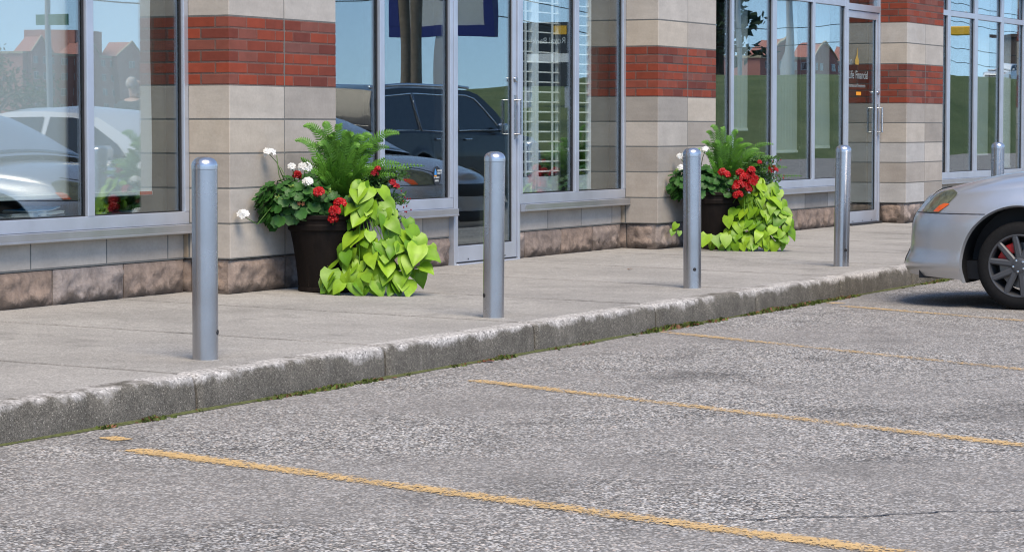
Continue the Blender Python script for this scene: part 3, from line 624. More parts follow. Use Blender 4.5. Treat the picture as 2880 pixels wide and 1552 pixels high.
def heart(m, p, nrm, tip, L, fold=.25, droop=.3, rn=random):
    X, Y, Z = frame(nrm, tip); rows = [(0,.30,-.13),(.18,.45,.10),(.40,.44,.38),(.64,.30,.64),(.84,.14,.84),(1,.0,1)]
    wv = [rn.uniform(-.05,.05) for _ in range(6)]; vs = []
    for i, (t, wd, ye) in enumerate(rows):
        for c in (-1,-.55,0,.55,1):
            x = c*wd*L; y = (t+(ye-t)*abs(c)**1.5)*L
            z = abs(c)*wd*fold*L*(1.3-.7*abs(c)) - droop*L*(t*t) + wv[i]*L*c*c*(1 if c > 0 else -.6)
            vs.append(p+X*x+Y*y+Z*z)
    m.cur = rn.random(); m.add(vs, [(i*5+j,i*5+j+1,(i+1)*5+j+1,(i+1)*5+j) for i in range(5) for j in range(4)])
def disc(m, p, nrm, tip, r, rn, lob=7):
    X, Y, Z = frame(nrm, tip); n = lob*3; vs = [p-Z*r*.12]
    for ring, q in ((.55, .02), (1., .10)):
        for i in range(n):
            a = 6.283*i/n; gap = min(abs(a-4.712), .5)/.5
            rr = r*ring*(1+(.10*math.cos(lob*a) if ring == 1 else 0))*(.55+.45*gap if ring == 1 else 1)
            vs.append(p+X*rr*math.cos(a)+Y*(rr*math.sin(a)+r*.35)+Z*(r*q+(r*.07*math.cos(lob*a+.6) if ring == 1 else 0)))
    m.cur = rn.random(); m.add(vs, [(0,1+i,1+(i+1) % n) for i in range(n)]+[(1+i,1+n+i,1+n+(i+1) % n,1+(i+1) % n) for i in range(n)])
def floret(m, p, nrm, s, rn, pet=5):
    X, Y, Z = frame(nrm, Vector((rn.uniform(-1,1), rn.uniform(-1,1), rn.uniform(-1,1)))); m.cur = rn.random()
    for i in range(pet):
        a = 6.283*i/pet; d = X*math.cos(a)+Y*math.sin(a); e = X*-math.sin(a)+Y*math.cos(a)
        m.add([p, p+d*s*.55+e*s*.38+Z*s*.18, p+d*s+e*s*.30+Z*s*.12, p+d*s*1.08+Z*s*.16, p+d*s-e*s*.30+Z*s*.12, p+d*s*.55-e*s*.38+Z*s*.18], [(0,1,2,3),(0,3,4,5)])
def head(m, c, r, rn, k=18, s=.016):
    for i in range(k):
        z = rn.uniform(-.35,1); a = rn.uniform(0,6.283); q = math.sqrt(max(0,1-z*z)); d = Vector((q*math.cos(a), q*math.sin(a), z*.75)); floret(m, c+d*r*rn.uniform(.8,1.05), d+Vector((0,-.25,.1)), s*rn.uniform(.85,1.2), rn)
def bez(a, b, c, t): return a*(1-t)**2+b*2*t*(1-t)+c*t*t
def frond(m, a, b, c, L, rn, np_=30):
    """rachis a-b-c; leaflets of length L either side"""
    prev = None; pts = [bez(a, b, c, i/np_) for i in range(np_+1)]; m.cur = rn.random()
    side0 = None; tw = rn.uniform(-.5,.5)
    for i in range(np_):
        p = pts[i]; d = (pts[i+1]-p).normalized(); view = Vector((tw,-1,.35)); s_ = d.cross(view).normalized(); nn = s_.cross(d).normalized()
        t = i/np_; ll = L*min(1, (t*4.5+.12))*(1-max(0, t-.15)/.85)**.62+.003
        wd = L*.16
        if t > .06:
            for sg in (-1, 1):
                q = p+d*(.004 if sg > 0 else 0); dir_ = (s_*sg*.95+d*.42+nn*rn.uniform(-.25,.12)).normalized(); m.cur = min(1, max(0, .02+.95*t+rn.uniform(-.15,.15)))  # light and shade put into the leaf colour: dark frond base, bright tip
                m.add([q-d*wd*.5, q+dir_*ll*.55-d*wd*.55-nn*.001, q+dir_*ll-nn*ll*.10, q+dir_*ll*.55+d*wd*.45, q+d*wd*.5], [(0,1,2,3,4)])
    m.cur = .5; m.tube(pts[::5]+[pts[-1]], [.0022]*(len(pts[::5]))+[.0006], 4)
def planter(idx, u, n_, white, white_mound, reds, fern_tips, rows, filler, fred, seed, labs, ground_trail=None):
    rn = random.Random(seed); V = Vector; base = W(u, n_, gz(n_)); cl = lambda x, y: min(y, (x*.898+.235)/.4394)      # stay in front of the oblique pillar face
    def root(name, lab, cat, grp):
        o = bpy.data.objects.new(name, None); COL.objects.link(o); o.location = base; o.empty_display_size = .1; return tag(o, lab, cat, grp)
    pot = root('planter_pot', labs[0], 'planter', 'planters beside the pillars')
    m = MB(); m.lathe([(.05,0),(.182,0),(.188,.006),(.188,.022),(.183,.03),(.19,.10),(.202,.19),(.216,.28),(.232,.36),(.234,.372)], 56, cap=True)
    for i in range(14):                                # staves
        a = 6.283*i/14; m.tube([((.1845+.047*t*t*.9+.004*t)*math.cos(a), (.1845+.047*t*t*.9+.004*t)*math.sin(a), .035+.33*t) for t in (0,.25,.5,.75,1)], .0035, 5)
    m.build('pot_body', POT, pot, smooth='auto')
    m = MB(); m.lathe([(.236,.365),(.246,.372),(.249,.40),(.244,.408),(.246,.43),(.256,.438),(.258,.455),(.25,.463),(.236,.463),(.232,.455),(.228,.40)], 56, cap=False); m.build('rim', POT, pot, smooth='auto')
    m = MB(); m.lathe([(.231,.42),(.2,.436),(.1,.445),(.0,.448)], 24, cap=False); m.build('soil', SOIL, pot)
    # white geranium
    white = [(x, z, r, cl(x, y)) for x, z, r, y in white]
    g = root('geranium', labs[1], 'flower', 'geraniums in the planters'); m = MB(); (mx, mz, rx, rz) = white_mound
    for i in range(420):
        a = rn.uniform(0, 6.283); z = rn.uniform(-.75, 1); q = math.sqrt(max(0, 1-z*z)); rad = rn.uniform(.55, 1.08)
        d = V((q*math.cos(a), q*math.sin(a), z)); p = V((mx+d.x*rx*rad, d.y*.19*rad-.04, mz+d.z*rz*rad)); p.y = min(p.y, cl(p.x, p.y)-rn.random()*.05)
        if p.y > .13: continue
        disc(m, p, d*V((.8,1.1,.5)).length*.6+V((0,-.55,.75))+V((rn.uniform(-.5,.5),rn.uniform(-.4,.4),rn.uniform(-.3,.3))), V((d.x, d.y, -.3)), rn.uniform(.024,.042), rn)
    m.build('foliage', GER, g, smooth=True, fix=False)
    st = MB()
    for i in range(26): a = rn.uniform(0, 6.28); st.tube([(.06*math.cos(a)-.04, .06*math.sin(a), .44), (mx+rx*.6*math.cos(a), .1*math.sin(a)-.03, mz+rz*.4*rn.uniform(-1,1))], .003, 4)
    for (x, z, r, y) in white: st.tube([(mx+(x-mx)*.35, -.06, mz+.05), (mx+(x-mx)*.75, y*.8, z-.06), (x, y, z-.008)], [.0035,.003,.0025], 6)
    if idx == 0: st.tube([(-.05,-.06,.46),(-.25,-.15,.6),(-.285,-.16,.70),(-.298,-.16,.815)], .0026, 6); st.tube([(-.05,-.06,.46),(-.2,-.08,.6),(-.245,-.06,.67),(-.285,-.06,.745)], .0024, 6)
    st.build('stems', STEMG, g, smooth=True)
    for (x, z, r, y) in white:
        m = MB(); head(m, V((x, y, z)), r, rn, int(9+r*330), .0165); m.build('flower_head', PETW, g, fix=False)
    for i in range(7):
        m = MB(); c = V((mx+rn.uniform(-.8,.9)*rx, -.20-rn.random()*.02, mz+rn.uniform(-.1,.8)*rz))
        for k in range(9): d = V((rn.gauss(0,1), rn.gauss(0,1), rn.gauss(0,1))).normalized(); m.cur = rn.random(); m.tube([c, c+d*.018], [.0015,.0035], 5)
        m.build('bud_cluster', BUD, g, smooth=True)
    m = MB(); head(m, V((mx+.02, -.235, mz-.0)), .022, rn, 12, .012); m.build('dried_flower', DRY, g, fix=False)
    # red geranium
    g = root('geranium', labs[2], 'flower', 'geraniums in the planters')
    st = MB(); lf = MB()
    for (x, z, r, y) in reds: st.tube([(.02, -.06, .45), (x*.8, y*.7, z-.07), (x, y, z)], .0028, 5)
    for i in range(34): lfp = V((rn.uniform(-.08,.20), rn.uniform(-.26,-.12), rn.uniform(.42,.58))); disc(lf, lfp, V((rn.uniform(-.4,.4),-.7,.7)), V((rn.uniform(-1,1),0,-.4)), rn.uniform(.022,.034), rn)
    st.build('stems', STEMG, g, smooth=True); lf.build('foliage', GER, g, smooth=True, fix=False)
    for (x, z, r, y) in reds:
        m = MB(); head(m, V((x, y, z)), r, rn, int(16+r*420), .019); m.build('flower_head', PETR, g, fix=False)
    # fern
    f = root('fern', labs[3], 'fern', 'ferns in the planters')
    for (tx, tz, ty, L, bow) in fern_tips:
        a = V((.05+tx*.18+rn.uniform(-.03,.03), rn.uniform(-.03,.05), .45)); c = V((.05+(tx-.05)*1.17, ty, tz)); b = V((a.x+(tx-a.x)*(.30 if bow >= 0 else .6), (a.y+ty)*.5, a.z+(tz-a.z)*(.75 if bow < .5 else 1.15)))
        m = MB(); frond(m, a, b, c, L*1.12, rn, 30); m.build('frond', FERN, f, fix=False)
    # sweet potato vine
    v = root('sweet_potato_vine', labs[4], 'vine', 'lime green vines in the planters'); m = MB(); st = MB()
    for (z, x0, x1, y, cnt, sz) in rows:
        cnt = round(cnt*1.1)
        for i in range(cnt):
            x = x0+(x1-x0)*(i+.5+rn.uniform(-.45,.45))/cnt; ed = (x-(x0+x1)/2)/max(.05,(x1-x0)/2)
            for dep in (0, 1):
                if rn.random() < (.3 if dep else .06): continue
                p = V((x+rn.uniform(-.02,.02), y+.05*ed*ed+dep*.06+rn.uniform(-.02,.02), max(.035, z+rn.uniform(-.035,.035))))
                nrm = V((ed*.55+rn.uniform(-.6,.6), -1+rn.uniform(-.2,.35), .8+rn.uniform(-.6,.6))); tip = V((ed*.45+rn.uniform(-.8,.8), -.25, -1))
                L = sz*rn.triangular(.42,1.15,.85)
                if p.z < .07: L = min(L, max(.05, p.z/.62)) if rn.random() < .8 else L; p.z = max(p.z, L*.72)
                heart(m, p, nrm, tip, L, rn.uniform(.0,.6), rn.uniform(-.1,.8), rn)
                if rn.random() < .6: m.tube([p, p+V((rn.uniform(-.03,.03), .05, .02))], .0018, 4)
    if ground_trail:
        for (x, z, y, L) in ground_trail:
            heart(m, V((x, y, z)), V((rn.uniform(-.3,.3),-1,.6)), V((rn.uniform(-.5,.5),0,-1)), L, .2, .15, rn)
    for k in range(4, 9):
        x = rows[-1][1]+(rows[-1][2]-rows[-1][1])*k/8; st.tube([(.16,-.15,.46),(.2+(x-.2)*.3,-.27,.44),(.2+(x-.2)*.7,-.30,.22),(x,-.30,.03)], .0032, 5)
    m.build('foliage', LIME, v, smooth=True, fix=False); st.build('stems', LIME, v, smooth=True)
    # fine leaved filler with dark red blooms
    s_ = root('snapdragon', labs[5], 'flower', 'snapdragons in the planters'); m = MB(); st = MB(); (fx0, fx1, fz0, fz1) = filler
    for i in range(90):
        a = V((.15+rn.uniform(-.05,.06), rn.uniform(-.10,.05), .45)); c = V((rn.uniform(fx0, fx1), rn.uniform(-.16,.06), rn.uniform(fz0, fz1))); b = V((a.x+(c.x-a.x)*.4, (a.y+c.y)/2, c.z+.02))
        st.tube([bez(a,b,c,t/5) for t in range(6)], [.0025,.0024,.002,.0018,.0014,.001], 4)
        for t in range(22):
            q = bez(a,b,c,.3+.7*t/22); d = V((rn.gauss(0,1), rn.gauss(0,1), rn.gauss(0,.7)+.2)).normalized(); e = d.orthogonal()*.006; L = rn.uniform(.020,.042); m.cur = rn.random()
            m.add([q, q+d*L*.5+e, q+d*L, q+d*L*.5-e], [(0,1,2,3)])
    m.build('foliage', FILL, s_, fix=False); st.build('stems', FILL, s_, smooth=True)
    for (x, z, r) in fred:
        m = MB(); head(m, V((x, -.13, z)), r, rn, 12, .013); m.build('flower_head', DRED, s_, fix=False)
    for i in range(12): m = MB(); c = V((rn.uniform(fx1-.08, fx1+.02), -.1, rn.uniform(fz0+.05, fz1))); m.cur = rn.random(); m.lathe([(.0005,-.006),(.004,-.002),(.004,.003),(.0005,.007)], 6, c); m.build('seed_pod', DRED, s_)
F1 = [(-.10,.87,.03,.05,1),(-.045,.88,-.03,.055,.6),(.025,.88,.05,.05,1),(.075,.88,-.04,.055,.5),(.125,.87,.06,.05,1),(.17,.87,-.02,.055,.5),(.24,.87,-.06,.055,.5),(.32,.86,.03,.05,1),(-.08,.80,-.04,.055,.4),(.06,.79,-.1,.055,.4),(.2,.78,-.12,.055,.4),(.28,.76,-.08,.05,.4),(.0,.72,-.16,.055,.4),(.1,.72,-.18,.055,.4),(-.165,.90,-.02,.052,1),(-.122,.985,.0,.055,1),(-.06,.95,.05,.045,1),(-.02,.995,.02,.055,1),(.02,.93,-.05,.06,1),(.058,.99,.04,.055,1),(.10,.945,.0,.055,1),(.135,.935,-.06,.06,1),(.19,.92,-.02,.055,1),(.225,.93,.04,.055,1),(.29,.90,.0,.055,1),(.375,.945,-.03,.06,1),
      (-.13,.80,-.10,.055,.2),(-.05,.83,-.12,.055,.3),(.02,.80,-.16,.06,.3),(.08,.84,-.14,.055,.3),(.15,.85,-.13,.06,.3),(.22,.82,-.10,.06,.3),(.30,.80,-.05,.055,.3),(.38,.765,-.10,.06,.6),(.43,.735,-.05,.05,.7),(.36,.70,-.16,.05,.7),
      (-.02,.68,-.24,.05,.8),(.06,.66,-.25,.05,.8),(.0,.60,-.26,.045,.8),(.14,.70,-.2,.05,.6),(-.10,.72,-.18,.05,.5),(.25,.74,-.16,.05,.5),(.5,.75,-.02,.04,.8),(.10,.90,.1,.05,1),(-.03,.90,.12,.05,1),(.2,.86,.1,.05,1),(.04,.75,-.15,.055,.2),(.12,.78,-.08,.055,.2),(-.03,.77,-.08,.055,.2)]
R1 = [(.655,.19,.27,-.20,3,.115),(.61,.14,.33,-.22,4,.12),(.56,.15,.35,-.24,4,.12),(.51,.13,.38,-.26,5,.12),(.455,.14,.47,-.27,6,.125),(.40,.12,.53,-.28,7,.125),(.345,.11,.58,-.30,7,.13),(.285,.09,.61,-.31,8,.13),(.225,.06,.60,-.32,8,.125),(.165,.04,.56,-.33,8,.125),(.11,-.02,.53,-.34,9,.12),(.055,-.06,.46,-.35,10,.11)]
planter(0, 13.85, -8.0, [(-.342,.832,.030,-.07),(-.128,.742,.036,-.19),(-.207,.748,.020,-.15),(-.105,.657,.029,-.24),(-.473,.473,.032,-.12)], (-.17,.535,.225,.155),
        [(-.043,.60,.026,-.26),(.085,.535,.030,-.28),(.055,.49,.028,-.30),(.045,.445,.022,-.29),(-.18,.70,.018,-.12)], F1, R1, (.25,.50,.42,.74), [(.385,.655,.022),(.405,.63,.02),(.28,.705,.02),(.30,.735,.014)], 11,
        ['large dark brown planter pot against the nearest pillar, overflowing with flowers','white geranium with dark round leaves on the left of the near planter','red geranium blooms in the middle of the near planter','tall green fern rising at the back of the near planter','lime green sweet potato vine spilling to the ground from the near planter','dark red snapdragon with fine leaves on the right of the near planter'])
F2 = [(-.08,.78,.0,.045,1),(-.02,.84,.04,.05,1),(.08,.84,-.03,.05,.6),(.13,.80,.05,.05,1),(.22,.83,.05,.05,1),(.28,.74,-.06,.05,.4),(.02,.74,-.1,.05,.4),(.15,.72,-.12,.05,.4),(.36,.72,.0,.05,.6),(-.135,.80,.0,.045,1),(-.095,.86,.02,.045,1),(-.06,.94,.03,.045,1),(-.03,.985,.0,.045,1),(.0,.86,-.05,.05,1),(.05,.975,.05,.045,1),(.10,.90,.0,.05,1),(.16,.945,.04,.05,1),(.19,.88,-.05,.05,1),(.26,.84,.0,.05,1),(.31,.80,.0,.05,1),(.41,.845,.02,.045,1),
      (-.05,.73,-.12,.05,.3),(.03,.66,-.2,.05,.7),(.10,.74,-.15,.055,.3),(.18,.80,-.12,.055,.3),(.25,.76,-.1,.055,.3),(.34,.77,-.1,.05,.6),(.42,.74,-.05,.05,.7),(.50,.66,-.08,.05,.8),(.60,.59,-.05,.04,.8),(.40,.64,-.14,.05,.7),(.30,.68,-.15,.05,.6),(.13,.57,-.27,.045,.8),(.10,.66,-.22,.045,.6),(.0,.78,.08,.05,1),(.12,.82,.08,.05,1),(.22,.8,.08,.05,1)]
R2 = [(.53,.30,.42,-.18,4,.11),(.50,.28,.46,-.20,5,.11),(.455,.24,.50,-.22,6,.12),(.40,.16,.52,-.25,7,.12),(.35,.12,.54,-.27,8,.12),(.295,.11,.56,-.29,9,.12),(.24,.09,.60,-.30,10,.12),(.185,.10,.62,-.31,10,.12),(.13,.02,.56,-.33,10,.115),(.085,-.04,.54,-.34,9,.11),(.045,-.08,.50,-.35,9,.11)]
planter(1, 20.13, -8.0, [(-.105,.80,.032,-.19),(-.30,.75,.024,-.12),(-.30,.655,.028,-.14)], (-.17,.52,.215,.15),
        [(.055,.60,.036,-.26),(.03,.625,.026,-.25),(.20,.58,.036,-.29),(.245,.60,.036,-.28),(.16,.535,.036,-.30),(.21,.515,.034,-.31),(.27,.545,.034,-.30),(.14,.505,.03,-.31),(.15,.445,.034,-.31),(.17,.62,.026,-.27),(.26,.64,.028,-.27),(.24,.49,.028,-.30),(.29,.57,.026,-.29)], F2, R2, (.30,.52,.46,.74), [(.44,.66,.024),(.435,.63,.018),(.34,.70,.016),(.47,.64,.014)], 29,
        ['dark brown planter pot behind a bollard against the far pillar','white geranium partly hidden behind the bollard in the far planter','large bunch of red geraniums at the front of the far planter','green fern spreading over the back of the far planter','lime green sweet potato vine trailing to the pavement from the far planter','small red snapdragon on the right side of the far planter'],
        [(-.10,.13,-.36,.12),(-.03,.12,-.37,.11),(.05,.12,-.38,.11),(-.33,.21,-.2,.07),(-.36,.16,-.2,.06),(-.31,.15,-.2,.05)])
#@@PLANTS_END
#@@CARS_BEGIN
# ------------------------------------------------------------------ cars. local: x = back from the nose, y = across (+ = driver's right), z up
TYRE = plain('tyre_rubber', (.010,.010,.0105), .85, sc=60, var=.25, spec=.2); RIM = m_alu('dark_alloy', (.07,.072,.077), .45, .35); DISC = plain('brake_disc', (.22,.21,.20), .4, .8); CALI = plain('red_caliper', (.55,.012,.01), .4)
CARGL = NT('car_glass'); CARGL.col((.012,.015,.017)); CARGL.set(rough=.03, spec=.8); CARGL = CARGL.m
CHROME = plain('chrome', (.75,.76,.78), .12, 1., var=.02); LAMPB = plain('lamp_housing', (.17,.175,.125), .4, .1, sc=26, var=.5); AMBER = plain('amber_lens', (.85,.13,.02), .3); DARKP = plain('dark_plastic', (.012,.012,.013), .6)
def m_lens():
    return m_glass('headlight_lens', (.90,.91,.85), .025, 0)
LENS = m_lens()
def lerpt(tab, x):
    if x <= tab[0][0]: return tab[0][1]
    for (a, b), (c, d) in zip(tab[:-1], tab[1:]):
        if x <= c:
            t = (x-a)/(c-a); return b+(d-b)*t
    return tab[-1][1]
def smooth_t(tab, x, w=.04): return sum(lerpt(tab, x+w*(i-2)) for i in range(5))/5
class Body:
    def __init__(s, **k): s.__dict__.update(k)
    def sh(s, x): return smooth_t(s.shoulder, x, .05)
    def zb(s, x): return smooth_t(s.bottom, x, .03)
    def w(s, z, x): return s.W*smooth_t(s.wprof, z, .02)*(1-.02*max(0,(x-1.2))/3)
    def y(s, x, z):
        wv = s.w(z, x); x0 = smooth_t(s.nose, z, .015); x1 = s.L-smooth_t(s.tail, z, .02); y = wv
        if x < x0+s.Ln: y = wv*max(0, 1-max(0, min(1, (x0+s.Ln-x)/s.Ln))**s.pa)**(1/s.pb)
        if x > x1-s.Lt: y = wv*max(0, 1-max(0, min(1, (x-x1+s.Lt)/s.Lt))**2.6)**(1/2.6)
        if s.flare:
            for cx in (s.xf, s.xr):
                d = math.hypot(x-cx, z-s.wr); y += .014*max(0, 1-abs(d-s.ra-.015)/.07)
        return y
    def top(s, x, q):         # bonnet, cowl and boot lid over the shoulder line; q = y / half width
        return s.sh(x)+lerpt(s.crown, x)*(1-abs(q)**2.6)
def make_car(B, paint, name, label, cat, detail=True, chrome=False):
    car = empty(name, label, cat); body = MB(); rows = 26
    cols = []
    for i in range(16): a = R(90)*(i/15); cols.append(('n', a))
    x = B.Ln; 
    xs = []
    while x < B.L-B.Lt-.001:
        near = min(abs(x-B.xf), abs(x-B.xr)) < B.ra+.1; x += .018 if near else .06; xs.append(x)
    cols += [('m', q) for q in xs]+[('t', R(90)*(1-i/9)) for i in range(1, 10)]
    def colpt(c, z):
        x0 = smooth_t(B.nose, z, .015); x1 = B.L-smooth_t(B.tail, z, .02)
        if c[0] == 'n': xx = x0+B.Ln*(1-max(0, math.cos(c[1]))**(2/2.4))
        elif c[0] == 't': xx = x1-B.Lt*(1-max(0, math.cos(c[1]))**(2/2.6))
        else: t = (c[1]-B.Ln)/(B.L-B.Lt-B.Ln); xx = x0+B.Ln+t*(x1-B.Lt-x0-B.Ln)
        return xx
    def nominal(c): return B.Ln*(1-max(0, math.cos(c[1]))**(2/2.4)) if c[0] == 'n' else (B.L-B.Lt*(1-max(0, math.cos(c[1]))**(2/2.6)) if c[0] == 't' else c[1])
    grid = []
    for c in cols:
        xn = nominal(c); zb, zt = B.zb(xn), B.sh(xn); colv = []
        for j in range(rows+1):
            z = zb+(zt-zb)*j/rows; xx = colpt(c, z); yy = B.y(xx, z)
            if c[0] == 'n' and c[1] == 0: yy = 0
            if c[0] == 't' and abs(c[1]) < 1e-6: yy = 0
            colv.append((xx, yy, z))
        xt, yt, z = colv[-1]; 
        for j in range(1, 9):
            q = 1-j/8; zz = z+lerpt(B.crown, xt)*(1-q**2.6); colv.append((xt, yt*q, zz))
        grid.append(colv)
    m_ = len(grid[0])
    def inside(p): return any(math.hypot(p[0]-cx, p[2]-B.wr) < B.ra for cx in (B.xf, B.xr)) and p[1] > .3
    for sg in (-1, 1):
        vs = []; ins = []
        for colv in grid:
            for p in colv: vs.append([p[0], p[1]*sg, p[2]]); ins.append(inside(p))
        fs = []
        for i in range(len(grid)-1):
            for j in range(m_-1):
                f = (i*m_+j, (i+1)*m_+j, (i+1)*m_+j+1, i*m_+j+1)
                if all(ins[k] for k in f): continue
                fs.append(f)
        used = {k for f in fs for k in f}
        for k in used:
            if ins[k]:
                p = vs[k]; cx = B.xf if abs(p[0]-B.xf) < abs(p[0]-B.xr) else B.xr; d = math.hypot(p[0]-cx, p[2]-B.wr) or 1
                p[0] = cx+(p[0]-cx)*B.ra/d; p[2] = B.wr+(p[2]-B.wr)*B.ra/d; p[1] = sg*B.y(p[0], p[2])
        body.add(vs, fs)
    o = body.build('body', paint, car, smooth=True, fix=False)
    bm = bmesh.new(); bm.from_mesh(o.data); bmesh.ops.remove_doubles(bm, verts=bm.verts, dist=.0006); bmesh.ops.recalc_face_normals(bm, faces=bm.faces); bm.to_mesh(o.data); bm.free()
    # arch lips and liners
    for cx in (B.xf, B.xr):
        for sg in (-1, 1):
            m = MB(); lp = MB(); n = 40; P = []; Q = []; Sx = []; a0 = math.asin(max(-1, min(1, (B.zb(cx)-B.wr)/B.ra)))-.05
            for i in range(n+1):
                a = a0+(math.pi-2*a0)*i/n; x, z = cx+B.ra*math.cos(a), B.wr+B.ra*math.sin(a); yy = B.y(x, max(z, B.zb(x)))*sg
                P.append((x, yy-.004*sg, z)); Q.append((x, yy-.30*sg, z)); x2, z2 = cx+(B.ra-.012)*math.cos(a), B.wr+(B.ra-.012)*math.sin(a); Sx.append((x2, yy-.022*sg, z2))
            m.add(P+Q+[(cx, P[n//2][1]-.30*sg, B.wr)], [(i, i+1, n+2+i, n+1+i) for i in range(n)]+[(n+1+i, n+2+i, 2*n+2) for i in range(n)]); m.build('arch_liner', DARKP, car, smooth='auto')
            lp.add([(x, yy+.004*sg, z) for x, yy, z in P]+Sx, [(i, i+1, n+2+i, n+1+i) for i in range(n)]); lp.build('arch_lip', paint, car, smooth=True)
    m = MB(); m.box(.25, B.L-.2, -B.W*.80, B.W*.80, B.zb(1.5)+.0, B.zb(1.5)+.12); m.build('underbody', DARKP, car)
    # wheels
    def wheel():
        wv = empty('wheel', parent=car); r = B.wr; tw = .105
        m = MB(); m.lathe([(r*.66,-tw),(r*.70,-tw-.004),(r*.80,-tw-.010),(r*.90,-tw-.006),(r*.965,-tw+.008),(r*.99,-tw+.022),(r,-tw+.04),(r,tw-.04),(r*.99,tw-.02),(r*.9,tw),(r*.66,tw)], 72, axis='y', cap=False)
        for i in range(60):
            a = 6.283*i/60; m.add([(r*q*math.cos(a+da), -tw-.0035+yy, r*q*math.sin(a+da)) for q, da, yy in ((.88,0,-.004),(.885,.03,-.004),(.965,.05,.010),(.963,.015,.010))], [(0,1,2,3)])
        m.build('tyre', TYRE, wv, smooth='auto')
        m = MB(); m.lathe([(r*.70,-tw-.002),(r*.715,-tw-.006),(r*.70,-tw-.008),(r*.675,-tw-.006),(r*.655,-tw+.004),(r*.64,-tw+.05),(r*.62,tw)], 72, axis='y', cap=False)
        hubr = r*.19
        for k in range(5):
            for sg in (-1, 1):
                a = R(90)+6.283*k/5; a1 = a+sg*.325; a0 = a+sg*.12
                p0 = Vector((hubr*.7*math.cos(a0), -tw+.002, hubr*.7*math.sin(a0))); p1 = Vector((r*.68*math.cos(a1), -tw-.001, r*.68*math.sin(a1))); d = (p1-p0).normalized(); sd_ = d.cross(Vector((0,1,0))); w0, w1 = .024, .0185
                Y = Vector((0,1,0)); fr_ = [p0-sd_*w0, p0+sd_*w0, p1+sd_*w1, p1-sd_*w1]; top = [p0-sd_*w0*.55-Y*.008, p0+sd_*w0*.55-Y*.008, p1+sd_*w1*.55-Y*.007, p1-sd_*w1*.55-Y*.007]; bk = [q+Y*.03 for q in fr_]
                m.add(fr_+top+bk, [(4,5,6,7),(0,1,5,4),(1,2,6,5),(2,3,7,6),(3,0,4,7),(0,8,9,1),(1,9,10,2),(2,10,11,3),(3,11,8,0)])
        m.lathe([(hubr*1.05,-tw+.03),(hubr*1.05,-tw-.002),(hubr*.9,-tw-.008),(hubr*.45,-tw-.010),(.0,-tw-.010)], 32, axis='y', cap=False); m.build('rim', RIM, wv, smooth='auto')
        m = MB()
        for k in range(5): a = R(54)+6.283*k/5; m.lathe([(.007,-tw-.009),(.007,-tw-.014),(.0,-tw-.015)], 8, (hubr*.68*math.cos(a), 0, hubr*.68*math.sin(a)), 'y', cap=False)
        m.build('wheel_nuts', CHROME, wv)
        m = MB(); m.lathe([(r*.52,-.035),(r*.52,-.02),(.05,-.02),(.05,-.035)], 40, axis='y'); m.build('brake_disc', DISC, wv)
        m = MB(); m.prism([(r*q*math.cos(a), r*q*math.sin(a)) for q, a in ((.30,R(112)),(.56,R(108)),(.58,R(140)),(.56,R(172)),(.30,R(168)),(.34,R(140)))], -.075, -.015); m.build('caliper', CALI, wv, bevel=.006)
        return wv
    w0 = wheel(); yw = B.y(B.xf+.0, B.wr+B.ra+.03)-.105-.018
    first = True
    for cx in (B.xf, B.xr):
        for sg in (-1, 1):
            q = w0 if first else copy_tree(w0, car); first = False
            q.location = (cx, yw*sg, B.wr); q.rotation_euler = (0, R(9), 0) if sg < 0 else (0, 0, math.pi)
    # cabin
    cab = MB(); rf = B.cabin            # list of (x, z) along the roof line from windscreen foot to rear window foot
    n = len(rf); half = []
    for (x, z) in rf:
        zb = B.sh(x)+.005 if x > rf[0][0] else z; yb = B.y(min(max(x, 1.0), B.L-.5), B.sh(x))*.955; t = (z-B.belt)/(B.roof-B.belt); yr = yb*(1-.23*max(0, t)); half.append((x, yb, yr, z))
    nc = 9; vs = []
    for (x, yb, yr, z) in half:
        for j in range(nc): c = -1+2*j/(nc-1); vs.append((x, yr*c*(1-.0*c), z+.045*(1-c*c)))
    fs = [(i*nc+j, i*nc+j+1, (i+1)*nc+j+1, (i+1)*nc+j) for i in range(n-1) for j in range(nc-1)]
    cab.add(vs, fs)
    for sg in (-1, 1):
        sd2 = []
        for (x, yb, yr, z) in half: sd2 += [(x, sg*yr, z), (x, sg*yb, min(z, B.sh(x)-.01))]
        cab.add(sd2, [(2*i, 2*i+1, 2*i+3, 2*i+2) for i in range(n-1)])
    o = cab.build('cabin', paint, car, fix=False)
    bm = bmesh.new(); bm.from_mesh(o.data); bmesh.ops.remove_doubles(bm, verts=bm.verts, dist=.001); bmesh.ops.recalc_face_normals(bm, faces=bm.faces); bm.to_mesh(o.data); bm.free()
    for p in o.data.polygons: p.use_smooth = True
    bm = bmesh.new(); bm.from_mesh(o.data)
    for e in bm.edges: e.smooth = len(e.link_faces) == 2 and e.calc_face_angle(0) < R(40)
    bm.to_mesh(o.data); bm.free()
    def cy(x, z):
        yb = B.y(min(max(x, 1.0), B.L-.5), B.sh(x))*.955; return yb*(1-.23*max(0, (z-B.belt)/(B.roof-B.belt)))
    def screen(i0, i1, nm, ins):
        a, b = half[i0], half[i1]; m = MB(); vs = []; off = Vector((-.006 if i0 == 0 else .006, 0, .006)); k = 6
        for s_ in range(k+1):
            t = ins+(1-2*ins)*s_/k; x = a[0]+(b[0]-a[0])*t; z = a[3]+(b[3]-a[3])*t; yr = a[2]+(b[2]-a[2])*t
            for j in range(nc): c = (-1+2*j/(nc-1))*.93; vs.append((x+off.x, yr*c, z+off.z+.045*(1-c*c)))
        m.add(vs, [(i*nc+j, i*nc+j+1, (i+1)*nc+j+1, (i+1)*nc+j) for i in range(k) for j in range(nc-1)]); m.build(nm, CARGL, car, smooth=True)
    screen(0, B.ia, 'windscreen', .05); screen(B.ir, n-1, 'rear_window', .08)
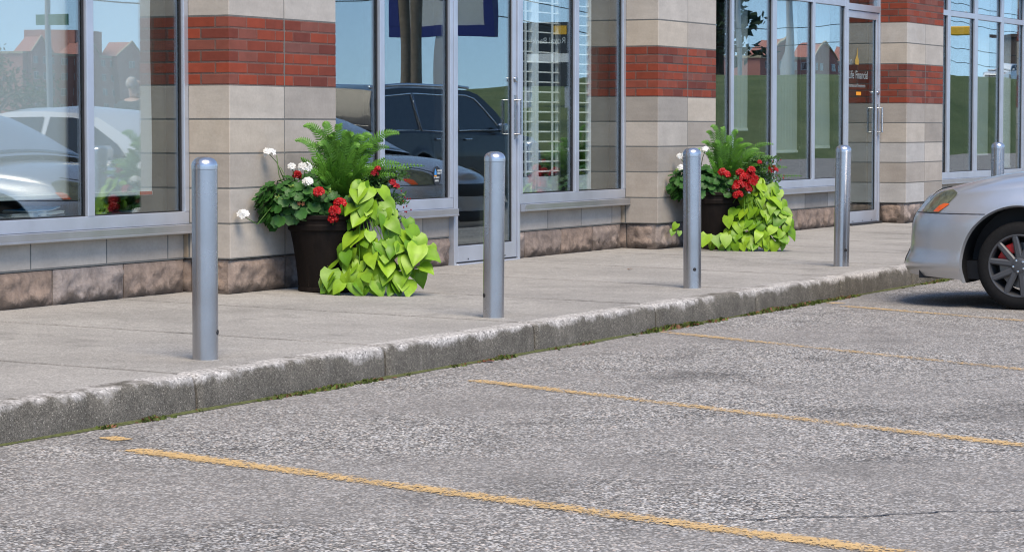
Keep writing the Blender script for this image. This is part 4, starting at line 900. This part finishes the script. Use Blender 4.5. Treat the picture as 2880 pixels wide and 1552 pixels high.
    for sg in (-1, 1):
        for poly in B.windows:
            m = MB(); pv = [(x, sg*(cy(x, z)+.006), z) for x, z in poly]; m.add(pv, [tuple(range(len(pv)))]); m.build('side_window', CARGL, car)
            if chrome:
                m = MB(); m.tube([Vector((x, sg*(cy(x, z)+.010), z)) for x, z in poly+poly[:1]], .014, 6); m.build('window_trim', CHROME, car, smooth=True)
        m = MB(); px = B.mirror[0]; pz = B.mirror[1]; yy = cy(px, pz)
        m.bev(px-.06, px+.07, sg*(yy+.06) if sg > 0 else sg*(yy+.25), sg*(yy+.25) if sg > 0 else sg*(yy+.06), pz-.055, pz+.075, .03); m.tube([(px+.02, sg*(yy-.02), pz-.03), (px, sg*(yy+.10), pz-.02)], .02, 8)
        m.build('wing_mirror', CHROME if chrome else paint, car, smooth='auto')
        for dx in B.handles:
            m = MB(); zz = B.sh(dx)-.11; yy = B.y(dx, zz); m.bev(dx, dx+.17, sg*(yy+.004) if sg > 0 else sg*(yy+.03), sg*(yy+.03) if sg > 0 else sg*(yy+.004), zz, zz+.028, .01); m.build('door_handle', CHROME if chrome else paint, car)
        if chrome:
            m = MB(); m.tube([(x, sg*(cy(x, B.roof)-.01), z+.045) for x, z in rf[B.ia:B.ir+1]], .022, 8); m.build('roof_rail', CHROME, car, smooth=True)
    # panel gaps as thin dark strips lying on the skin
    def strip(pts, wd, nm, mat, offs=.0012, mirror=True):
        for sg in ((-1, 1) if mirror else (-1,)):
            m = MB(); vs = []
            P = []
            for (a, b) in zip(pts[:-1], pts[1:]):
                for i in range(14): t = i/14; P.append((a[0]+(b[0]-a[0])*t, a[1]+(b[1]-a[1])*t))
            P.append(pts[-1])
            for i, (x, z) in enumerate(P):
                q = P[min(i+1, len(P)-1)]; p_ = P[max(i-1, 0)]; d = Vector((q[0]-p_[0], q[1]-p_[1])).normalized(); nx_, nz_ = -d.y*wd/2, d.x*wd/2
                for e in (-1, 1): xx, zz = x+nx_*e, z+nz_*e; vs.append((xx, sg*(B.y(xx, zz)+offs), zz))
            m.add(vs, [(2*i, 2*i+1, 2*i+3, 2*i+2) for i in range(len(P)-1)]); m.build(nm, mat, car)
    if detail:
        strip(B.seam, .005, 'panel_gap', DARKP)
        for dx in B.doors: strip([(dx, B.zb(dx)+.06), (dx, B.sh(dx)-.005)], .005, 'panel_gap', DARKP)
    def patch(poly, nm, mat, offs, par=car, res=14, both=True):
        """polygon in side view laid on the skin: fan of rows"""
        out = []
        zmin = min(p[1] for p in poly); zmax = max(p[1] for p in poly)
        for sg in ((-1, 1) if both else (-1,)):
            m = MB(); vs = []; ok = 0
            for i in range(res+1):
                z = zmin+.0008+(zmax-zmin-.0016)*i/res; xs_ = []
                for (a, b) in zip(poly, poly[1:]+poly[:1]):
                    if (a[1]-z)*(b[1]-z) < 0: xs_.append(a[0]+(b[0]-a[0])*(z-a[1])/(b[1]-a[1]))
                xa, xb = min(xs_), max(xs_)
                for j in range(res+1): x = xa+(xb-xa)*(j/res)**1.6; vs.append((x, sg*(skin(x, z)+offs), z))
            k = res+1; m.add(vs, [(i*k+j, i*k+j+1, (i+1)*k+j+1, (i+1)*k+j) for i in range(res) for j in range(res)]); out.append(m.build(nm, mat, par, smooth=True))
        return out
    def skin(x, z):
        zs = B.sh(x)
        if z <= zs: return B.y(x, z)
        h = lerpt(B.crown, x); q = max(0, 1-min(1, (z-zs)/h)) ** (1/2.6); return B.y(x, zs)*q
    hs = patch(B.lamp, 'headlight', LAMPB, .003)
    for h, sg in zip(hs, (-1, 1)):
        for poly, nm, mat, of in ((B.amber, 'indicator', AMBER, .0045), (B.lamp, 'lens', LENS, .008)):
            o = patch(poly, nm, mat, of, par=h); 
            for q, s2 in zip(o, (-1, 1)):
                if s2 != sg: bpy.data.objects.remove(q)
    strip(B.hoodgap, .007, 'bonnet_gap', DARKP, .002)
    def front(nm, gy, z0, z1):          # opening in the nose, following its curve
        m = MB(); vs = []
        for i in range(7):
            z = z0+(z1-z0)*i/6
            for j in range(15):
                y = gy*(-1+2*j/14)*(1-.08*abs(i-3)/3); vs.append((smooth_t(B.nose, z, .015)+B.Ln*(1-(1-(abs(y)/B.w(z, .1))**B.pb)**(1/B.pa))-.003, y, z))
        m.add(vs, [(i*15+j, i*15+j+1, (i+1)*15+j+1, (i+1)*15+j) for i in range(6) for j in range(14)]); m.build(nm, DARKP, car, smooth=True)
    front('grille', B.W*.40, B.grille[0], B.grille[1]); front('air_intake', B.W*.48, B.grille[2], B.grille[3])
    for sg in (-1, 1):
        m = MB(); m.bev(B.L-.22, B.L+.002, sg*B.W*.5 if sg > 0 else sg*B.W*.93, sg*B.W*.93 if sg > 0 else sg*B.W*.5, B.belt-.20, B.belt-.04, .03); m.build('tail_light', plain('red_lens', (.35,.01,.012), .2), car)
    return car
SED = Body(L=4.55, W=.86, Ln=.72, Lt=.6, pa=2.4, pb=2.2, flare=True, xf=.96, xr=3.56, wr=.285, ra=.388,
    shoulder=[(0,.655),(.10,.672),(.25,.715),(.45,.765),(.7,.80),(1.0,.825),(1.3,.845),(2.2,.87),(3.4,.90),(4.1,.915),(4.55,.88)],
    crown=[(0,.03),(.12,.06),(.3,.085),(.7,.10),(1.2,.085),(2.5,.05),(4.2,.05),(4.55,.02)],
    bottom=[(0,.20),(.12,.205),(.45,.19),(.7,.18),(1.5,.185),(3.2,.19),(4.2,.24),(4.55,.28)],
    wprof=[(.15,.955),(.22,.98),(.27,1.012),(.32,.992),(.40,.996),(.55,1.0),(.65,.985),(.75,.955),(.85,.925),(1.0,.90)],
    nose=[(.17,.055),(.21,.02),(.245,.002),(.28,-.002),(.315,.014),(.36,.040),(.45,.044),(.55,.055),(.62,.085),(.68,.14),(.75,.20)],
    tail=[(.2,.08),(.35,.0),(.6,.0),(.8,.03),(.95,.10)],
    cabin=[(1.22,.91),(1.55,1.09),(1.90,1.255),(2.10,1.30),(2.5,1.325),(2.9,1.315),(3.15,1.27),(3.5,1.12),(3.85,.955)], ia=3, ir=6, belt=.90, roof=1.325,
    windows=[[(1.50,.905),(1.63,1.02),(2.0,1.225),(2.16,1.262),(2.42,1.275),(2.46,.915)],[(2.52,.915),(2.49,1.275),(2.9,1.265),(3.10,1.22),(3.33,1.09),(3.36,.95),(3.2,.93)]],
    mirror=(1.66,.94), handles=[2.28,3.2], doors=[1.42,2.49,3.25], seam=[(.16,.612),(.74,.614)],
    lamp=[(.235,.617),(.255,.665),(.30,.72),(.36,.752),(.47,.772),(.52,.752),(.515,.735),(.40,.617)], amber=[(.345,.622),(.395,.622),(.475,.678),(.43,.680),(.39,.664)],
    hoodgap=[(.26,.70),(.31,.745),(.38,.772),(.47,.788)], grille=(.50,.62,.26,.36))
SILVER = m_paint('silver_paint', (.56,.565,.575), .72, .36)
def park(car, u, n_, z=0, rot=90): place(car, u, n_, z, R(rot)); return car
CARU, CARN = 17.58, -5.525
c1 = make_car(SED, SILVER, 'parked_car', 'silver grey saloon car parked nose to the kerb, smoked headlight and red brake caliper', 'car')
park(c1, CARU, CARN, 0, -90)
#@@CARS_END
#@@FAR_BEGIN
# ------------------------------------------------------------------ what stands across the lot and shows only in the shop windows
c2 = copy_tree(c1); park(c2, 23.35, -5.45, 0, -90); tag(c2, 'silver saloon car two stalls beyond the front one', 'car')
c4 = copy_tree(c1); park(c4, 20.25, -5.40, 0, -90); tag(c4, 'white saloon car in the stall between the two silver cars', 'car')
DARKPAINT = plain('black_paint', (.006,.006,.007), .28, 0, coat=.25, spec=.35)
SUVB = Body(L=5.75, W=.96, Ln=.75, Lt=.5, pa=2.6, pb=2.4, flare=True, xf=1.0, xr=4.35, wr=.37, ra=.45,
    shoulder=[(0,.93),(.15,.98),(.5,1.02),(1.3,1.06),(2.5,1.09),(4.2,1.12),(5.75,1.10)], crown=[(0,.03),(.2,.07),(.8,.09),(1.3,.08),(5.75,.03)],
    bottom=[(0,.32),(.5,.28),(1.5,.27),(4,.28),(5.75,.38)], wprof=[(.2,.96),(.5,1.),(.8,1.),(1.0,.97),(1.2,.94)],
    nose=[(.25,.06),(.4,.0),(.7,.0),(.9,.06),(1.05,.16)], tail=[(.3,.06),(.5,0),(.9,0),(1.1,.05)],
    cabin=[(1.35,1.14),(1.75,1.42),(2.12,1.66),(2.35,1.71),(3.0,1.74),(4.5,1.73),(5.35,1.68),(5.5,1.5),(5.62,1.14)], ia=3, ir=6, belt=1.12, roof=1.74,
    windows=[[(1.75,1.13),(1.95,1.30),(2.3,1.60),(2.55,1.645),(3.0,1.66),(3.02,1.13)],[(3.08,1.13),(3.06,1.66),(4.2,1.65),(4.22,1.13)],[(4.28,1.13),(4.26,1.65),(5.0,1.61),(5.32,1.3),(5.18,1.13)]],
    mirror=(1.9,1.16), handles=[2.75,3.75], doors=[1.7,3.05,4.05], seam=[(.3,.78),(.6,.78)],
    lamp=[(.10,.78),(.12,.90),(.30,.965),(.50,.985),(.48,.90),(.34,.79)], amber=[(.34,.80),(.39,.80),(.46,.86),(.42,.87),(.38,.85)], hoodgap=[(.2,.985),(.4,1.01)], grille=(.62,.84,.40,.54))
suv = make_car(SUVB, DARKPAINT, 'parked_suv', 'large black off-road car with chrome window trim and silver roof rails', 'car', True, True); place(suv, 37.5, 1.38, 0, math.pi)
c3 = copy_tree(c1); place(c3, 166, 30, 3.95, R(12)); tag(c3, 'white saloon car parked on top of the grass bank', 'car')
PW = m_paint('white_paint_car', (.72,.73,.74), .1, .3)
for ch in COL.objects:
    if ch.parent in (c3, c4) and ch.name.startswith(('body','cabin','arch_lip')): ch.data = ch.data.copy(); ch.data.materials[0] = PW
def hb(u): return 0 if u < 84 else (2.0*(u-84)/16 if u < 100 else min(3.9, 2.0+1.9*(u-100)/30))
m = MB(); us = list(range(40, 420, 6)); ns = [6.0,16.8,17.2,19,21,23,26,42,54,110]; hs = [0,0,.12,.32,.68,1,1.0,1.0,.0,.0]; vs = []
for u in us:
    for n_, h in zip(ns, hs): vs.append((u, -n_, max(-.02, h*hb(u)+(.12*noise.noise(Vector((u*.13, n_*.3, 2))) if n_ > 17 else 0)) if n_ > 6 else -.02))
k = len(ns); m.add(vs, [(i*k+j,(i+1)*k+j,(i+1)*k+j+1,i*k+j+1) for i in range(len(us)-1) for j in range(k-1)])
tag(place(m.build('grass_bank', GRASS, smooth=True), 0, 0), kind='structure')
BR2 = plain('apartment_brick', (.42,.19,.15), .9, sc=.6); TRIM = plain('stone_trim', (.45,.38,.26), .9); WIN = plain('dark_window', (.05,.06,.07), .15, spec=.8); FRM = plain('window_white', (.6,.6,.58), .6)
def flats(u0, u1, n_, zb, floors, fh, label, gables):
    r = empty('apartment_building', label, 'apartment building', None, (u0+u1)/2, n_, zb); h = (u1-u0)/2; zt = floors*fh
    m = MB(); m.box(-h, h, -14, 0, -8, zt)
    for g0, g1 in gables: m.box(g0, g1, -14, 1.2, -8, zt); m.prism([(g0-.4, zt), (g1+.4, zt), ((g0+g1)/2, zt+3)], 1.2, -3)
    m.build('wall', BR2, r)
    m = MB(); m.box(-h-.3, h+.3, -14.2, .3, zt-.45, zt+.002)
    for g0, g1 in gables: m.prism([(g0-.7, zt), ((g0+g1)/2, zt+3.3), (g1+.7, zt), (g1+.4, zt), ((g0+g1)/2, zt+2.9), (g0-.4, zt)], 1.5, 1.2)
    m.build('cornice', TRIM, r)
    for f in range(floors):
        x = -h+2
        while x < h-2:
            y = 1.2 if any(a < x < b-1.6 for a, b in gables) else 0
            m = MB(); m.box(x, x+1.7, y, y+.06, f*fh+.7, f*fh+2.1); o = m.build('window', FRM, r); m = MB()
            for q in (0, .85): m.box(x+.1+q, x+.78+q, y+.06, y+.08, f*fh+.8, f*fh+2.0)
            m.build('panes', WIN, o); x += 3.6
    return r
r_ = flats(429, 470, 300, 4.0, 4, 3.0, 'long red brick apartment block with gabled bays, far beyond the trees', [(-19,-12),(-4,4),(11,18)])
m = MB(); m.box(-1, 10, -14, -2, 12, 17); m.build('roof_block', BR2, r_)
flats(440, 500, 150, 5, 3, 3.0, 'red brick apartment block with yellow gable edges, above the grass bank', [(-26,-16),(-4,8),(16,26)])
WOOD = plain('weathered_pole', (.17,.135,.10), .95, var=.3, sc=6); GREYP = plain('galvanised_pole', (.45,.46,.47), .5, .4); CABLE = plain('black_cable', (.02,.02,.02), .7)
def pole(u, n_, h, r0, r1, mat, name, label, z=0):
    o = MB(); o.lathe([(r0, -.3), (r0*.95, h*.3), (r1, h)], 20); q = o.build(name, mat, smooth='auto'); place(q, u, n_, z); return tag(q, label, 'pole')
pole(88.3, 30.5, 10, .20, .15, WOOD, 'utility_pole', 'thin wooden utility pole with the speed sign on it'); pole(87.4, 29.5, 11, .30, .22, WOOD, 'utility_pole', 'thick wooden utility pole right beside the thinner one')
pole(107, 30, 11, .14, .10, GREYP, 'lamp_pole', 'slim pale lamp pole by the road'); pole(156.1, 40, 15, .42, .3, GREYP, 'lamp_pole', 'thick pale pole in front of the red flats', 3); pole(147.3, 40, 12, .16, .1, GREYP, 'lamp_pole', 'thin pale lamp pole beside the dark conifer', 3); pole(65.35, 30.1, 6, .10, .08, GREYP, 'sign_pole', 'grey pole that carries the green street sign')
for (n_, z, lab) in ((29.6,9.6,'highest overhead cable along the road'),(29.2,8.4,'second highest overhead cable along the road'),(30.0,7.0,'third overhead cable along the road'),(29.8,6.1,'lowest overhead cable along the road')):
    m = MB(); xs = [40,88,140,200,270]; P = []
    for a, b in zip(xs[:-1], xs[1:]): P += [(a+(b-a)*t/10, 0, z-1.1*(1-(2*t/10-1)**2)) for t in range(10)]
    m.tube(P, .022, 5); tag(place(m.build('overhead_cable', CABLE), 0, n_), lab, 'cable')
# signs: face back along the road (towards -u)
def signboard(name, u, n_, z, wd, h, mat, label, cat, posts=()):
    r = empty(name, label, cat, None, u, n_, z, R(-90)); m = MB(); m.box(-wd/2, wd/2, 0, .04 if wd < 1.5 else .25, 0, h); m.build('board', mat, r)
    for x in posts: m = MB(); m.box(x-.12, x+.12, .03, .24, -z, -.002); m.build('post', GREYP, r)
    return r
BLKT = plain('black_letters', (.02,.02,.02), .6)
sp = signboard('speed_sign', 88.6, 30.3, 2.72, .62, .78, WHITE, 'white speed limit sign on the wooden utility pole', 'sign')
text('MAXIMUM', .105, BLKT, sp, 0, -.004, .60, 'lettering', .9, 'CENTER'); text('60', .44, BLKT, sp, 0, -.004, .16, 'lettering', 1, 'CENTER')
BLUE = plain('blue_frame', (.01,.02,.16), .5)
bs = signboard('billboard', 91, 30.3, 5.1, 4.2, 3.2, plain('pale_panel', (.5,.52,.52), .5), 'large white sign panel in a dark blue frame above the road', 'sign')
m = MB(); m.box(-2.2, 2.2, -.05, .27, -.42, -.002); m.box(-2.2, -1.85, -.06, .27, .0, 3.2); m.box(1.85, 2.2, -.06, .27, .0, 3.2); m.build('frame', BLUE, bs)
m = MB(); m.box(-.25, .25, .0, .25, -5.1, -.43); m.build('post', GREYP, bs)
py = signboard('pylon_sign', 99.8, 30, 2.9, 2.5, 2.6, plain('dark_panel', (.02,.025,.03), .4), 'dark multi tenant sign beside the road with several name panels', 'sign', (-.9,.9))
m = MB(); m.box(-1.1, .9, -.03, -.005, 1.0, 1.35); m.build('white_panel', WHITE, py); m = MB(); m.box(-.9,-.3,-.03,-.005,2.1,2.45); m.build('yellow_mark', YEL, py)
text('Royal Bank', .34, LETW, py, -.1, -.02, 1.75, 'lettering', 1, 'CENTER')
ss = signboard('street_sign', 65.3, 30.0, 4.2, 1.1, .32, plain('green_sign', (.02,.22,.14), .5), 'green street name sign on a grey pole', 'sign')
rbx = MB(); rbx.box(-2.2, 2.2, -2, 2, -12, 0); rbx.box(-2.4, 2.4, -2.2, 2.2, .002, .35); tag(place(rbx.build('brick_tower', plain('dark_brown_brick', (.07,.05,.045), .9)), 282, 60, 10.8), 'small dark brown tower far behind the white car', 'tower')
tl = empty('traffic_light', 'yellow traffic light hanging on a long arm over the road', 'traffic light', None, 194, 40, 3.9)
m = MB(); m.lathe([(.14,-.5),(.1,6)], 14, (0,-4,0)); m.build('pole', GREYP, tl, smooth='auto'); m = MB(); m.tube([(0,-4,5.6),(0,0,5.9)], .06); m.build('arm', GREYP, tl); m = MB(); m.bev(-.25,.2,-.9,.9,4.2,4.85,.08); m.build('housing', YEL, tl)
# trees across the road
TLEAF = m_leaf('tree_leaf', (.03,.065,.015), (.075,.12,.03), .6, .25); CLEAF = m_leaf('conifer_needle', (.012,.04,.018), (.03,.065,.03), .7, .15); BARK = plain('bark', (.07,.055,.045), .95, var=.3, sc=5)
def tree(u, n_, z, h, sp, label, conifer=False, seed=1, count=1700, bare=.35):
    rn = random.Random(seed); r = empty('conifer_tree' if conifer else 'street_tree', label, 'tree', 'trees across the road', u, n_, z)
    tr = MB(); tr.tube([(0,0,-.4),(.05*sp,.02,h*.3),(.02,-.03,h*.6),(0,0,h*.95)], [h*.028,h*.022,h*.014,h*.004], 10); tips = []
    for i in range(11):
        a = rn.uniform(0, 6.28); t = bare+rn.random()*(.95-bare); L = sp*rn.uniform(.5,1)*(1.15-t if conifer else 1); p = Vector((0,0,h*t)); q = p+Vector((math.cos(a)*L, math.sin(a)*L, h*(.0 if conifer else rn.uniform(.05,.22))))
        tr.tube([p, (p+q)/2+Vector((0,0,.05*h)), q], [h*.010,h*.007,h*.003], 6); tips += [q, (p+q)/2]
    tr.build('trunk', BARK, r, smooth='auto'); m = MB()
    cl = [(rn.choice(tips)+Vector((rn.gauss(0,.2), rn.gauss(0,.2), rn.gauss(0,.12)))*sp, rn.uniform(.16,.34)*sp) for _ in range(34)]
    for i in range(count):
        if conifer:
            t = rn.random()**.8; rad = sp*(1.02-t)*math.sqrt(rn.random())*(.8+.3*math.sin(t*40)); a = rn.uniform(0, 6.28); p = Vector((rad*math.cos(a), rad*math.sin(a), h*(.10+.9*t)))
        else: c, rr = rn.choice(cl); p = c+Vector((rn.gauss(0,.5), rn.gauss(0,.5), rn.gauss(0,.4)))*rr
        s_ = h*.022*rn.uniform(.6,1.4); d = Vector((rn.gauss(0,1), rn.gauss(0,1), rn.gauss(0,.6))).normalized(); e = d.orthogonal().normalized(); m.cur = rn.random(); m.add([p, p+d*s_+e*s_*.5, p+d*s_*2, p+d*s_-e*s_*.5], [(0,1,2,3)])
    m.build('crown', CLEAF if conifer else TLEAF, r, fix=False)
tree(61.3, 30, 0, 8.5, 2.3, 'tall tree with a dark leaning trunk beside the street sign', seed=3, bare=.62, count=1300)
tree(76, 42, -.6, 3.9, 1.7, 'low bushy tree nearest the street sign', seed=4, bare=.15); tree(79.5, 44, -.6, 3.9, 1.8, 'second low bushy tree in the row', seed=5, bare=.15); tree(84, 46, -.6, 3.7, 1.9, 'third low bushy tree in the row', seed=6, bare=.15); tree(90, 48, -.6, 3.2, 1.8, 'last low bushy tree before the wooden poles', seed=7, bare=.15)
tree(149.5, 42, 4, 13, 3.2, 'tall dark conifer on the grass bank', True, 8, 3200); tree(143, 43, 4, 11, 3.0, 'shorter dark conifer on the grass bank', True, 9, 2600)

# a man in dark clothes reading a sheet of paper out in the lot
def skin_mesh(name, pts, edges, radii, mat, parent, sub=2):
    me = bpy.data.meshes.new(name); me.from_pydata(pts, edges, []); o = bpy.data.objects.new(name, me); COL.objects.link(o)
    md = o.modifiers.new('s', 'SKIN'); md.use_smooth_shade = True
    for v, r in zip(me.skin_vertices[0].data, radii): v.radius = r if isinstance(r, tuple) else (r, r)
    me.skin_vertices[0].data[0].use_root = True
    su = o.modifiers.new('u', 'SUBSURF'); su.levels = sub; su.render_levels = sub
    bpy.context.view_layer.update(); ev = o.evaluated_get(bpy.context.evaluated_depsgraph_get()); nm = bpy.data.meshes.new_from_object(ev); bpy.data.objects.remove(o)
    nm.materials.clear(); nm.materials.append(mat); nm.name = name; o = bpy.data.objects.new(name, nm); COL.objects.link(o); o.parent = parent
    for p in nm.polygons: p.use_smooth = True
    return o
SKINM = plain('skin', (.50,.30,.22), .55, var=.06); SHIRT = plain('dark_shirt', (.03,.045,.055), .9); TROUS = plain('dark_trousers', (.025,.025,.03), .9); SHOE = plain('black_shoe', (.012,.012,.012), .5); HAIR = plain('white_hair', (.50,.43,.38), .8)
man = empty('person', 'white haired man in dark clothes standing and reading a sheet of paper', 'person', None, 24.6, -.5, 0)
P = [(0,0,.95),(0,0,1.12),(0,0,1.32),(.0,0,1.43),(.015,0,1.50),(.03,0,1.56),(.045,0,1.645),(.03,0,1.70)]; E_ = [(i, i+1) for i in range(7)]; RD = [(.13,.15),(.12,.15),(.12,.17),(.08,.12),.055,(.075,.065),(.10,.078),(.07,.06)]
def limb(pts, rr, root):
    b = len(P); P.extend(pts); RD.extend(rr); E_.append((root, b)); E_.extend((b+i, b+i+1) for i in range(len(pts)-1)); return b+len(pts)-1
for sg in (-1, 1):
    limb([(0,.09*sg,.88),(.01,.10*sg,.50),(-.01,.105*sg,.10),(.12,.115*sg,.04)], [.085,.06,.042,.035], 0)
    wri = limb([(.0,.19*sg,1.40),(.02,.23*sg,1.12),(.22,.16*sg,1.16),(.29,.13*sg,1.19)], [.055,.042,.034,(.03,.022)], 3)
    for k in range(5):
        f = [(.34,.10*sg+.0,1.215+.0),(.355,.115*sg,1.235),(.36,.13*sg,1.23),(.355,.145*sg,1.22),(.32,.16*sg,1.225)][k]
        a = P[wri]; mid = ((a[0]+f[0])/2+.012, (a[1]+f[1])/2, (a[2]+f[2])/2-.012); limb([mid, f], [.011,.008], wri)
skin_mesh('body', P, E_, RD, SKINM, man)
skin_mesh('shirt', [(0,0,.93),(0,0,1.12),(0,0,1.32),(0,0,1.42),(.0,.19,1.40),(.02,.23,1.12),(.16,.185,1.15),(.0,-.19,1.40),(.02,-.23,1.12),(.16,-.185,1.15)], [(0,1),(1,2),(2,3),(3,4),(4,5),(5,6),(3,7),(7,8),(8,9)], [(.15,.17),(.145,.172),(.145,.19),(.085,.13),.068,.056,.05,.068,.056,.05], SHIRT, man)
skin_mesh('trousers', [(0,0,.98),(0,0,.93),(0,.09,.86),(.01,.10,.50),(-.01,.105,.09),(0,-.09,.86),(.01,-.10,.50),(-.01,-.105,.09)], [(0,1),(1,2),(2,3),(3,4),(1,5),(5,6),(6,7)], [(.145,.165),(.145,.165),.10,.078,.065,.10,.078,.065], TROUS, man)
for sg in (-1, 1): skin_mesh('shoe', [(-.05,.105*sg,.05),(.06,.11*sg,.045),(.17,.118*sg,.035)], [(0,1),(1,2)], [.05,.045,.032], SHOE, man)
skin_mesh('hair', [(-.045,0,1.60),(-.055,0,1.67),(-.01,0,1.735)], [(0,1),(1,2)], [(.055,.05),(.065,.06),(.05,.055)], HAIR, man)
m = MB(); m.tube([(.12,0,1.655),(.150,0,1.628),(.118,0,1.615)], [.010,.017,.010], 8); m.build('nose', SKINM, man, smooth='auto')
for sg in (-1, 1): m = MB(); m.lathe([(.0,-.01),(.022,-.006),(.030,.0),(.02,.006)], 12, (.025,.088*sg,1.64), 'y'); m.build('ear', SKINM, man, smooth='auto')
for sg in (-1, 1): m = MB(); m.lathe([(.0,.0),(.010,.001),(.011,.006)], 10, (.132,.032*sg,1.662), 'x'); m.build('eye', WHITE, man)
m = MB(); m.box(.126,.134,-.022,.022,1.578,1.586); m.build('mouth', plain('lip', (.35,.13,.11), .6), man)
pp = MB(); pp.add([(.30,-.10,1.235),(.50,-.10,1.27),(.50,.10,1.27),(.30,.10,1.235),(.30,-.10,1.238),(.50,-.10,1.273),(.50,.10,1.273),(.30,.10,1.238)], [(0,3,2,1),(4,5,6,7),(0,1,5,4),(1,2,6,5),(2,3,7,6),(3,0,4,7)])
pa = pp.build('paper_sheet', WHITE); place(pa, 24.6, -.5, 0); tag(pa, 'white sheet of paper held by the man in dark clothes', 'paper')
#@@FAR_END
